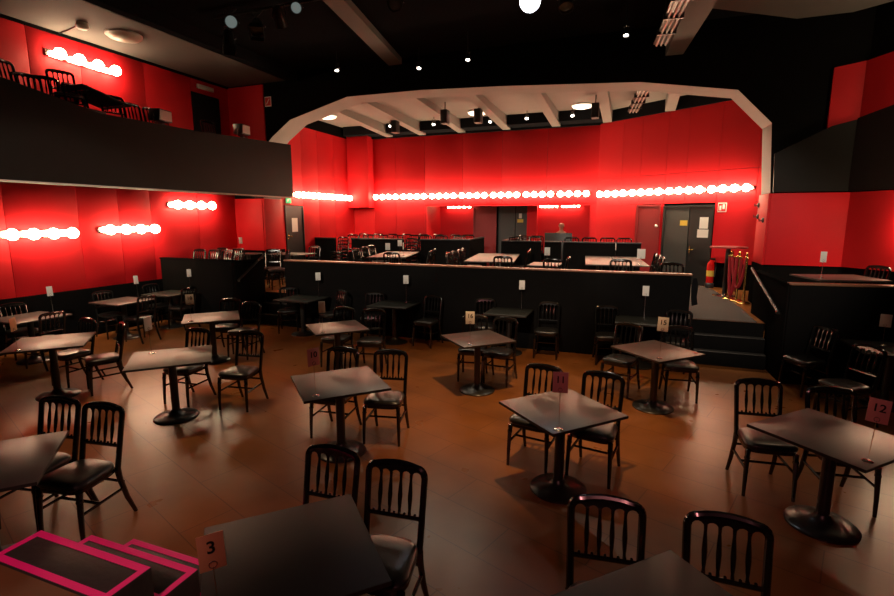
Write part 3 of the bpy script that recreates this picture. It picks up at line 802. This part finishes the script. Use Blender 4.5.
RC = [  # rail mid, facing deg
 (-6.6, 11.0, 90, 'black chair left of the leftmost long rear table, nearest of three'),
 (-6.75, 11.7, 90, 'black chair left of the leftmost long rear table, middle of three'),
 (-6.9, 12.35, 90, 'black chair left of the leftmost long rear table, farthest of three'),
 (-5.05, 9.95, 190, 'black chair with its back to us, near end of the leftmost long rear table'),
 (-4.62, 11.5, -80, 'black chair right of the leftmost long rear table, farther one'),
 (-4.42, 10.75, -80, 'black chair right of the leftmost long rear table, nearer one'),
 (-3.83, 10.35, 95, 'black chair left of the middle long rear table, nearest of four'),
 (-3.89, 10.9, 95, 'black chair left of the middle long rear table, second of four'),
 (-3.92, 11.4, 95, 'black chair left of the middle long rear table, third of four'),
 (-4.0, 11.95, 95, 'black chair left of the middle long rear table, farthest of four'),
 (-2.42, 9.75, 185, 'black chair with its back to us, near end of the middle long rear table'),
 (-2.25, 11.55, -82, 'black chair right of the middle long rear table, nearer one'),
 (-2.36, 12.3, -82, 'black chair right of the middle long rear table, farther one'),
 (-1.14, 10.0, -90, 'black chair right of the small brown rear table'),
 (-1.36, 9.45, 180, 'black chair seen from behind before the small brown rear table'),
 (-.15, 9.75, 183, 'black chair with its back to us before the joined rear tables'),
 (.62, 10.6, -86, 'black chair right of the joined rear tables, nearest of three'),
 (.58, 11.2, -86, 'black chair right of the joined rear tables, middle of three'),
 (.54, 11.85, -86, 'black chair right of the joined rear tables, farthest of three'),
 (.70, 9.35, 160, 'black chair behind the right end of the long low wall'),
 (-7.72, 9.75, -40, 'black chair at the top of the left steps, right one'),
 (-8.35, 9.98, 30, 'black chair at the top of the left steps, left one'),
 (-8.2, 11.5, 0, 'black chair behind the rear table by the rear left door'),
]
for rx, ry, dg, lb in RC: chair(rx, ry, dg, lb, z=Z1, group='chairs on the raised rear floor')
# side platforms
for i, (x, y) in enumerate(((-9.92, 8.95), (-9.48, 9.0), (-9.04, 8.97), (-9.85, 9.6), (-9.3, 9.58))):
    chair(x, y+.25, 0, 'black chair top above the short left low wall, %s' % ('front row leftmost', 'front row middle', 'front row rightmost', 'back row left', 'back row right')[i], z=Z1+.01, group='chairs behind the short left low wall')
table(-9.45, 10.32, 0, .5, .5, 'small reddish table behind the short left low wall', z=Z1+.01)
card(-9.52, 10.15, None, 'white', 'white card behind the short left low wall, before the red cladding', z=Z1+.76, h=.26, cw=.085)
table(3.1, 9.35, 15, 1.0, .8, 'reddish table behind the right low wall', z=Z1+.01)
card(2.83, 9.2, None, 'white', 'white card on the reddish table behind the right low wall', z=Z1+.76, h=.24, cw=.08)
chair(3.75, 9.75, -60, 'chair glinting behind the right low wall, left one', z=Z1+.01, group='chairs behind the right low wall')
chair(4.15, 9.0, -40, 'chair glinting behind the right low wall, right one', z=Z1+.01, group='chairs behind the right low wall')

# ------------------------------------------------------------------ bar table, rope posts, extinguisher
bt = empty('bar_table', (1.98, 12.0, Z1), 0, 'tall narrow black bar table behind the rope posts', 'bar table')
MB().lathe([(0, 1.045), (.36, 1.045), (.36, 1.075), (0, 1.075)], 32).build('tabletop', M['maroon'], bt)
MB().lathe([(.05, .03), (.05, 1.045)], 16).build('column', M['metal'], bt)
MB().lathe([(.24, 0), (.24, .012), (.06, .035), (.05, .06)], 28).build('base', M['chrome'], bt)
def post(x, y, label):
    e = empty('rope_post', (x, y, Z1), 0, label, 'rope post', 'rope posts by the double door')
    MB().lathe([(.12, 0), (.12, .012), (.105, .025), (.03, .04)], 24).build('base', M['brass'], e)
    MB().lathe([(.022, .03), (.022, .93)], 14).build('tube', M['brass'], e)
    MB().lathe([(.03, .86), (.036, .88), (.036, .92), (.026, .94), (.034, .97), (.03, 1.0), (0, 1.02)], 14).build('finial', M['brass'], e)
    return e
PX = [(1.99, 11.60), (2.09, 11.36), (2.17, 11.08)]
for (x, y), lb in zip(PX, ('brass rope post beside the bar table, left one', 'brass rope post beside the bar table, middle one', 'brass rope post beside the bar table, right one near the red cladding')): post(x, y, lb)
def rope(p, q, sag, label):
    pts = []
    for i in range(17):
        t = i/16; v = Vector(p).lerp(Vector(q), t); v.z -= sag*4*t*(1-t); pts.append(v)
    o = empty('velvet_rope', p, 0, label, 'rope', 'dark red velvet ropes')
    P = Vector(p); m = MB(); m.tube([v-P for v in pts], .030, 8); m.build('cord', M['darkred'], o)
    for v in (pts[0], pts[-1]): MB().sphere(v-P, .032, 8).build('hook', M['brass'], o)
rope((1.99, 11.55, Z1+.90), (2.17, 11.13, Z1+.90), .62, 'dark red velvet rope sagging between the outer brass posts')
rope((1.95, 11.58, Z1+.90), (2.05, 11.36, Z1+.90), .80, 'dark red velvet rope hanging low at the left brass posts')
rope((2.04, 11.58, Z1+.88), (2.12, 11.32, Z1+.88), .68, 'dark red velvet rope doubled between the left and middle brass posts')
x, y = rw(3.50, -.13)
fe = empty('fire_extinguisher', (x, y, Z1+.12), 0, 'red fire extinguisher by the right foot of the double door', 'fire extinguisher')
MB().lathe([(0, 0), (.075, 0), (.082, .02), (.082, .42), (.07, .48), (.03, .53), (.025, .56)], 20).build('cylinder', M['fire'], fe)
MB().box(-.02, .09, -.015, .015, .56, .60, bev=.004).build('handle', M['metal'], fe)
m = MB(); m.tube([(.02, 0, .57), (.10, 0, .54), (.11, -.02, .38), (.095, -.02, .15)], .012, 6); m.build('hose', M['metal'], fe)
m = MB(); m.lathe([(.0835, .16), (.0835, .30)], 20); m.build('label_band', M['yellow'], fe)
MB().box(-.03, .03, .07, .16, .2, .26).build('bracket', M['metal'], fe)
MB().box(-.09, .09, -.09, .09, -.12, 0, bev=.01).build('stand', M['metal'], fe)

for (y_, z_, lb) in ((11.42, 2.62, 'upper small black wall hook on the red cladding by the rope posts'), (11.40, 2.40, 'lower small black wall hook on the red cladding by the rope posts'), (10.95, 2.33, 'small black wall hook nearest to the front edge of the right red cladding')):
    k_ = empty('wall_hook', (2.345, y_, z_), 0, lb, 'hook', 'hooks on the right red cladding')
    MB().lathe([(0, 0), (.05, 0), (.05, .015), (.03, .03), (0, .035)], 14, mx=Matrix.Rotation(-PI/2, 4, 'Y')).build('plate', M['metal'], k_)
    MB().tube([(-.03, 0, 0), (-.07, 0, -.02), (-.075, 0, .03)], .01, 6).build('peg', M['metal'], k_)
# coat hung over the end of the long wall
ct = empty('coat', (.985, YP, 1.0), 0, 'small black bag or coat hanging at the right end of the long low wall', 'coat')
m = MB(); m.prism([(-.03, .42), (.02, .42), (.05, .3), (.04, .12), (.06, .0), (-.02, -.03), (-.04, .1), (-.05, .3)], lambda x, z: (x+.02, -.03, z), lambda x, z: (x+.03, .08, z-.02))
m.build('body', M['cloth'], ct)

# ------------------------------------------------------------------ desk and the person behind it
dk = empty('mixing_desk', (-2.12, 15.6, Z1), 0, 'black desk with raised front in the recess under the rear bulb row', 'desk')
MB().box(-.42, .42, 0, .04, 0, 1.22, bev=.005).build('front_panel', M['screen'], dk)
MB().box(-.42, .42, .04, .55, .82, .85, bev=.004).build('worktop', M['screen'], dk)
for sx in (-.42, .38): MB().box(sx, sx+.04, .04, .5, 0, .82).build('side_panel', M['screen'], dk)
stl = empty('stool', (-2.12, 16.3, Z1), 0, 'dark stool under the person behind the black desk', 'stool')
MB().lathe([(0, .60), (.17, .60), (.18, .63), (.16, .66), (0, .665)], 20).build('seat', M['vinyl'], stl)
MB().lathe([(.025, .03), (.025, .60)], 12).build('column', M['metal'], stl)
MB().lathe([(.22, 0), (.22, .015), (.04, .04)], 20).build('base', M['metal'], stl)

def skinned(name, verts, edges, radii, root, m, parent, sub=2):
    me = bpy.data.meshes.new(name); me.from_pydata(verts, edges, [])
    o = bpy.data.objects.new(name, me); COL.objects.link(o)
    bm = bmesh.new(); bm.from_mesh(me); lay = bm.verts.layers.skin.verify()
    bm.verts.ensure_lookup_table()
    for v, r_ in zip(bm.verts, radii): v[lay].radius = r_ if isinstance(r_, tuple) else (r_, r_)
    bm.verts[root][lay].use_root = True
    bm.to_mesh(me); bm.free()
    sk = o.modifiers.new('Skin', 'SKIN'); sk.use_smooth_shade = True
    sb = o.modifiers.new('Sub', 'SUBSURF'); sb.levels = sub; sb.render_levels = sub
    bpy.context.view_layer.update()
    me2 = bpy.data.meshes.new_from_object(o.evaluated_get(bpy.context.evaluated_depsgraph_get()))
    bpy.data.objects.remove(o)
    o = bpy.data.objects.new(name, me2); COL.objects.link(o)
    for p in me2.polygons: p.use_smooth = True
    me2.materials.clear(); me2.materials.append(m)
    o.parent = parent
    return o
pr = empty('person', (-2.12, 16.28, Z1), 0, 'person seated behind the black desk at the back, only a bare pale head in view', 'person')
V = [(0, 0, .74), (0, 0, .9), (0, -.01, 1.08), (0, .0, 1.2), (0, -.01, 1.29), (0, -.02, 1.36), (0, -.025, 1.45), (0, -.02, 1.52),
     (.16, .0, 1.17), (.23, -.08, .95), (.16, -.28, .885), (-.16, .0, 1.17), (-.23, -.08, .95), (-.16, -.28, .885),
     (.1, -.05, .72), (.13, -.36, .68), (.13, -.34, .3), (.13, -.33, .07), (.13, -.45, .04),
     (-.1, -.05, .72), (-.13, -.36, .68), (-.13, -.34, .3), (-.13, -.33, .07), (-.13, -.45, .04)]
Ed = [(0,1),(1,2),(2,3),(3,4),(4,5),(5,6),(6,7),(3,8),(8,9),(9,10),(3,11),(11,12),(12,13),(0,14),(14,15),(15,16),(16,17),(17,18),(0,19),(19,20),(20,21),(21,22),(22,23)]
Rd = [(.15,.11),(.14,.10),(.16,.11),(.12,.085),.05,(.07,.08),(.078,.095),(.05,.06),.06,.045,.03,.06,.045,.03,.085,.07,.05,.04,.035,.085,.07,.05,.04,.035]
body = skinned('body', V, Ed, Rd, 0, M['skin'], pr)
# clothing shell over trunk and limbs
V2 = [(0, 0, .73), (0, 0, .9), (0, -.01, 1.08), (0, .0, 1.215)] + V[8:]
E2 = [(0,1),(1,2),(2,3),(3,4),(4,5),(5,6),(3,7),(7,8),(8,9),(0,10),(10,11),(11,12),(12,13),(13,14),(0,15),(15,16),(16,17),(17,18),(18,19)]
R2 = [(.165,.125),(.155,.115),(.175,.125),(.11,.09),.07,.056,.042,.07,.056,.042,.095,.08,.06,.05,.045,.095,.08,.06,.05,.045]
skinned('clothing', V2, E2, R2, 0, M['cloth'], pr)
m = MB()
m.tube([(0, -.115, 1.46), (0, -.13, 1.42), (0, -.125, 1.405)], [.008, .013, .012], 8)
m.build('nose', M['skin'], pr)
for sx in (-1, 1):
    m = MB(); m.sphere((sx*.082, -.01, 1.43), .03, 8, .4, .7, 1.1); m.build('ear', M['skin'], pr)
    m = MB(); m.sphere((sx*.03, -.108, 1.455), .010, 8); m.build('eye', M['ink'], pr)
m = MB(); m.tube([(-.025, -.106, 1.365), (0, -.112, 1.362), (.025, -.106, 1.365)], .005, 6); m.build('mouth', M['darkred'], pr)
m = MB(); m.sphere((0, .02, 1.45), .088, 12, 1.0, 1.08, .85); m.build('hair', M['hair'], pr)
for sx in (-1, 1):
    hv = [(sx*.16, -.28, .82), (sx*.155, -.33, .81), (sx*.15, -.37, .80)]; he = [(0, 1), (1, 2)]; hr = [.028, (.04, .018), (.038, .016)]
    for k in range(4):
        b0 = len(hv); dx = sx*(.15-.03*sx*0) + (k-1.5)*.02; ln = (.065, .078, .072, .055)[k]
        hv += [(dx, -.385, .80), (dx, -.385-ln*.5, .797), (dx, -.385-ln, .782)]; he += [(2, b0), (b0, b0+1), (b0+1, b0+2)]; hr += [.0095, .0088, .007]
    b0 = len(hv); hv += [(sx*.11, -.345, .80), (sx*.095, -.385, .795)]; he += [(1, b0), (b0, b0+1)]; hr += [.011, .009]
    skinned('hand', hv, he, hr, 0, M['skin'], pr, 1).location.z = .072

# ------------------------------------------------------------------ balcony furniture
for x, y, z, dg, lb in ((-8.95, 5.25, 3.80, 100, 'black chair on the balcony at the left edge, highest'), (-8.75, 5.45, 3.62, 80, 'black chair on the balcony low beside the left edge'),
                     (-8.85, 5.75, 3.67, 60, 'black chair on the balcony, third from the left edge'), (-9.05, 6.15, 3.88, 70, 'black chair standing highest under the balcony light bar'),
                     (-8.7, 6.1, 3.62, 95, 'black chair on the balcony in front of the highest one'), (-8.85, 6.85, 3.62, 75, 'black chair on the balcony right of the folded table'),
                     (-8.85, 7.18, 3.56, 84, 'black chair on the balcony, left of a touching pair'), (-8.85, 7.64, 3.56, 86, 'black chair on the balcony, right of a touching pair'),
                     (-8.8, 8.95, 3.56, 88, 'black chair on the balcony right of the pale stage lamp')):
    chair(x, y-.3, dg, lb, z=z, group='chairs on the balcony')
for k, (x, y, z, wx, wy) in enumerate(((-8.87, 5.5, 3.55, .7, 1.0), (-8.87, 6.0, 3.55, .1, .1))):
    pass
struct(MB().box(-9.2, -8.35, 1.0, 10.4, 3.12, 3.555).build('floor_balcony_riser', M['black']))
for (y0, y1, zt) in ((4.9, 5.34, 3.79), (5.35, 5.5, 3.615), (5.52, 6.0, 3.66)):
    pass
ft = empty('folded_table', (-8.72, 6.15, 4.40), 0, 'folded dark table lying on the chairs of the balcony', 'table')
mx = Matrix.Rotation(R(-12), 4, 'X')
MB().box(-.35, .35, -.42, .42, -.012, .012, bev=.004, mx=mx).build('tabletop', M['tableblack'], ft)
for sy in (-.3, .3): m = MB(); m.tube([mx @ Vector((-.3, sy, -.03)), mx @ Vector((.3, sy, -.03))], .013, 6); m.build('leg', M['chrome'], ft)

def par_can(loc, aim, label, r=.1, L=.24, lit='glass', group='stage lamps', yoke=True, barn=False, hang=None, cat='stage lamp', name='stage_spotlight'):
    """lamp body points along local -z, turned towards aim; hangs by a yoke"""
    e = empty(name, loc, 0, label, cat, group)
    d = (Vector(aim)-Vector(loc)).normalized(); q = d.to_track_quat('-Z', 'Y').to_matrix().to_4x4()
    m = MB(); m.lathe([(r*.55, L*.5), (r*.8, L*.4), (r*.92, 0), (r, -L*.4), (r*1.06, -L*.5), (r*.97, -L*.5), (r*.9, -L*.35)], 20, mx=q); m.build('housing', M['metal'], e)
    m = MB(); m.lathe([(0, -L*.42), (r*.5, -L*.44), (r*.92, -L*.40)], 20, mx=q); m.build('lens', M[lit], e)
    if barn:
        for k in range(4):
            b_ = MB(); b_.box(-r*.9, r*.9, r*1.02, r*1.05, -L*.5-r*1.3, -L*.5, mx=q @ Matrix.Rotation(k*PI/2, 4, 'Z') @ Matrix.Translation((0, 0, 0))); b_.build('barn_door', M['metal'], e)
    if yoke:
        m = MB(); m.tube([q @ Vector((-r*1.2, 0, 0)), Vector((-r*1.1, 0, r*2.0)), Vector((r*1.1, 0, r*2.0)), q @ Vector((r*1.2, 0, 0))], .009, 6)
        top = (hang if hang is not None else 5.97) - loc[2]
        m.tube([(0, 0, r*2.0), (0, 0, top)], .012, 6); m.build('yoke', M['metal'], e)
    return e
# pale stage lamps on the balcony rail
for y, z, lb in ((7.05, 4.22, 'boxy pale-fronted stage lamp on the balcony rail, left one'), (9.1, 4.30, 'boxy pale-fronted stage lamp on the balcony rail, right one by the arch')):
    e = empty('flood_lamp', (-8.28, y, z), R(12), lb, 'stage lamp', 'flood lamps on the balcony rail')
    MB().box(-.12, .1, -.17, .17, -.09, .12, bev=.01).build('housing', M['metal'], e)
    MB().box(.1, .106, -.15, .15, -.07, .10).build('glass', M['tubes'], e)
    m = MB(); m.tube([(0, -.19, .02), (0, -.19, -.13), (0, .19, -.13), (0, .19, .02)], .01, 6); m.build('yoke', M['chrome'], e)
    MB().box(-.04, .04, -.04, .04, -.2, -.12).build('clamp', M['metal'], e)

# ------------------------------------------------------------------ ceiling lamps
def disc_lamp(x, y, z, r, lit, label):
    e = empty('ceiling_lamp', (x, y, z), 0, label, 'ceiling lamp', 'round ceiling lamps')
    MB().lathe([(r*1.02, 0), (r*1.02, -.03), (r*.98, -.035)], 28).build('ring', M['white'], e)
    MB().lathe([(r*.97, -.03), (r*.85, -.07), (r*.5, -.10), (0, -.11)], 28).build('diffuser', M[lit], e)
disc_lamp(-9.15, 7.15, 5.775, .30, 'lampglass', 'large round cream ceiling lamp above the balcony')
e = empty('emergency_lamp', (-9.32, 6.5, 5.775), 0, 'small white lamp on a cable beside the round balcony ceiling lamp', 'lamp')
MB().lathe([(.09, 0), (.09, -.03), (.11, -.06), (.07, -.10), (0, -.11)], 16).build('shade', M['lampglass'], e)
m = MB(); m.tube([(0, 0, -.014), (-.5, .1, -.014), (-.85, .15, -.014)], .012, 5); m.build('cable', M['metal'], e)
for (x, y), lb in zip(((-8.6, 12.95), (-4.3, 14.0), (-1.42, 14.15)), ('left one near the rear left wall', 'middle one', 'right one')):
    disc_lamp(x, y, 5.36, .28, 'lamplit', 'glowing round lamp on the rear ceiling, %s' % lb)
for i, (x, y) in enumerate(((-7.1, 14.1), (-5.75, 14.3), (-4.05, 14.5), (-2.95, 14.4), (-1.7, 14.45))):
    par_can((x, y, 5.2), (x+.3, y-2, 2.5), 'small spot on the rear ceiling, %s' % NTH[i], r=.05, L=.16, lit='lens', hang=5.36, group='small spots on the rear ceiling')
for x, y, lb in ((-6.6, 13.4, 'dark loudspeaker hung from the rear ceiling, left one'), (-4.75, 12.6, 'dark loudspeaker hung from the rear ceiling, left of the middle lamp'), (-3.9, 12.8, 'dark loudspeaker hung from the rear ceiling, right of the middle lamp'), (-1.0, 13.2, 'dark loudspeaker hung from the rear ceiling, beside the right lamp')):
    e = empty('hanging_speaker', (x, y, 4.83), 0, lb, 'speaker', 'speakers under the rear ceiling')
    MB().box(-.09, .09, -.12, .12, -.02, .33, bev=.015).build('cabinet', M['screen'], e)
    MB().tube([(0, 0, .33), (0, 0, .53)], .015, 6).build('bracket', M['metal'], e)
# small ceiling spots before the arch
for i, (p, dx) in enumerate((((-6.22, 9.81, 5.6), -1), ((-4.48, 10.3, 5.6), -.6), ((-3.21, 9.79, 5.5), 0), ((-.27, 9.48, 5.5), .3))):
    par_can(p, (p[0]*.8, 7.5, 0), 'small lit ceiling spot before the arch, %s' % ('leftmost', 'second from left', 'third from left', 'rightmost, right of the glowing spotlight')[i], r=.045, L=.14, lit='lens', group='small spots before the arch')
# stage lamps top left
bar = empty('lighting_bar', (-6.0, 7.4, 5.90), 0, 'dark lighting pipe under the ceiling at the top left, carrying stage lamps', 'pipe')
MB().tube([(-1.2, 0, 0), (1.6, 0, 0)], .024, 8).build('pipe', M['metal'], bar)
for xx in (-1.0, 1.2): MB().tube([(xx, 0, 0), (xx, 0, .07)], .012, 6).build('hanger', M['metal'], bar)
par_can((-6.62, 7.2, 5.68), (-3.8, 3.5, 4.4), 'black stage lamp with clear round lens at the top left', r=.10, L=.32, lit='glintlens', hang=5.92)
par_can((-6.22, 7.35, 5.62), (-4.5, 5, 3.0), 'black stage lamp with open flaps, right of the round-lensed one', r=.11, L=.30, barn=True, hang=5.92)
par_can((-5.35, 7.3, 5.78), (-3.6, 4.2, 4.3), 'black stage lamp with pale lens at the top edge, left of the grey beam', r=.085, L=.26, lit='glintlens', hang=5.92)
par_can((-5.75, 7.35, 5.70), (-6.5, 10, 2), 'black stage lamp turned to the rear between two others', r=.10, L=.30, hang=5.92)
par_can((-6.95, 7.45, 5.55), (-6.9, 7.4, 3.0), 'black stage lamp with white flap edges hanging at the left end', r=.10, L=.26, barn=True, hang=5.92)
par_can((-3.75, 7.7, 5.78), (-2.6, 4.2, 3.8), 'dim stage lamp at the top edge, right of the grey beam', r=.11, L=.30, hang=5.97)
par_can((-1.36, 6.65, 5.10), (-.5, 2.6, 2.2), 'brightly glowing stage spotlight at the top edge', r=.13, L=.28, lit='lensb')
par_can((-.95, 6.9, 5.12), (-.4, 5.0, 1.0), 'unlit stage lamp beside the glowing one at the top edge', r=.09, L=.26)
# slatted tube light along the right beam, one bar before and one behind the arch
def strip(x0, y0, x1, y1, z, w, label, top):
    e = empty('tube_light', (x0, y0, z), -math.atan2(x1-x0, y1-y0), label, 'tube light', 'slatted tube lights')
    L = math.hypot(y1-y0, x1-x0)
    MB().box(-w/2, w/2, 0, L, .02, .06, bev=.006).build('tray', M['metal'], e)
    for k in range(3): m = MB(); m.tube([((k-1)*w*.3, .03, 0), ((k-1)*w*.3, L-.03, 0)], .017, 8); m.build('tube', M['tubes'], e)
    n = int(L/.8)+1
    for k in range(n): MB().box(-w*.6, w*.6, k*L/n+.02, k*L/n+.05, -.025, .06).build('crossbar', M['metal'], e)
    for yy in (.3, L-.3): MB().tube([(0, yy, .06), (0, yy, top-z)], .01, 6).build('hanger', M['metal'], e)
strip(.59, 6.6, .30, 9.85, 5.33, .24, 'slatted tube light beside the right grey beam, in front of the arch', 5.97)
strip(.11, 11.65, -.13, 14.1, 5.05, .26, 'slatted tube light under the rear ceiling, seen through the arch at right', 5.36)

# ------------------------------------------------------------------ lights
def spot(name, loc, aim, power, ang, col, blend=.5, r=.06):
    l = bpy.data.lights.new(name, 'SPOT'); l.energy = power; l.spot_size = R(ang); l.spot_blend = blend; l.color = col; l.shadow_soft_size = r
    o = bpy.data.objects.new(name, l); COL.objects.link(o); o.location = loc
    o.rotation_euler = (Vector(aim)-Vector(loc)).to_track_quat('-Z', 'Y').to_euler(); return o
WARM = (1, .72, .45)
spot('spot_key', (-.8, 4.3, 5.6), (-1.3, 6.3, 0), 950, 62, (1, .58, .26), 1, .05)
spot('fill_right', (2.6, 8.2, 5.2), (.8, 6.2, 0), 120, 42, (1, .70, .42), 1, .05)  # added backlight for the right floor, has no fixture
spot('spot_left', (-6.6, 4.6, 5.6), (-5.2, 4.8, 0), 420, 60, (1, .64, .34), 1, .05)
for fx, ax in ((-4.5, -5.6), (-1.5, -2.1), (1.4, 1.3)):
    spot('spot_front', (fx, -.5, 5.6), (ax, 9.2, 2.0), 1900, 27, (1, .84, .66), .6, .1)
spot('spot_front', (-3.0, -.5, 5.6), (-9.3, 6.8, 1.25), 1500, 24, (1, .84, .66), .6, .1)
spot('spot_pink', (.4, -1.2, 3.6), (-.2, 3.6, .6), 95, 62, (1, .30, .30), .8, .1)
spot('spot_steps', (-1.6, -1.0, 3.6), (-2.6, 1.6, .4), 300, 34, (1, .46, .40), .9, .1)
spot('spot_glow', (-1.34, 6.55, 5.02), (-.5, 2.6, 1.2), 5, 60, (.9, .93, 1), .8, .08)
for p in ((-6.21, 9.7, 5.48), (-4.46, 10.2, 5.48), (-3.2, 9.69, 5.38), (-.27, 9.38, 5.38)):
    spot('spot_small', p, (p[0]*.7, 6.5, 0), 60, 60, (1, .8, .58), .7, .04)
for x, y in ((-6.2, 12.2), (-3.2, 12.2), (-.4, 12.0), (1.2, 12.0)):
    spot('spot_rear', (x, y, 5.3), (x, y-.4, Z1), 250, 95, (1, .8, .58), .7, .08)

W_ = bpy.data.worlds.new('dark'); S.world = W_; W_.use_nodes = True
W_.node_tree.nodes['Background'].inputs[0].default_value = (.5, .35, .3, 1)
W_.node_tree.nodes['Background'].inputs[1].default_value = .006

# ------------------------------------------------------------------ camera and colour
cam = bpy.data.cameras.new('camera'); co = bpy.data.objects.new('camera', cam); COL.objects.link(co)
cam.sensor_width = 36; cam.lens = 19.7315; cam.clip_start = .05; cam.clip_end = 100
co.location = (0, 0, 2.37); co.rotation_euler = (R(90-9.2726), 0, R(20.4363))
S.camera = co
S.view_settings.view_transform = 'Standard'; S.view_settings.look = 'None'
S.view_settings.exposure = 0; S.view_settings.gamma = 1; S.view_settings.use_curve_mapping = False
S.cycles.use_denoising = True
S.cycles.max_bounces = 8
S.cycles.caustics_reflective = False; S.cycles.caustics_refractive = False; S.cycles.blur_glossy = .5
S.cycles.sample_clamp_indirect = 6
for o in list(bpy.data.objects):
    for k in ('facing',):
        if k in o: del o[k]
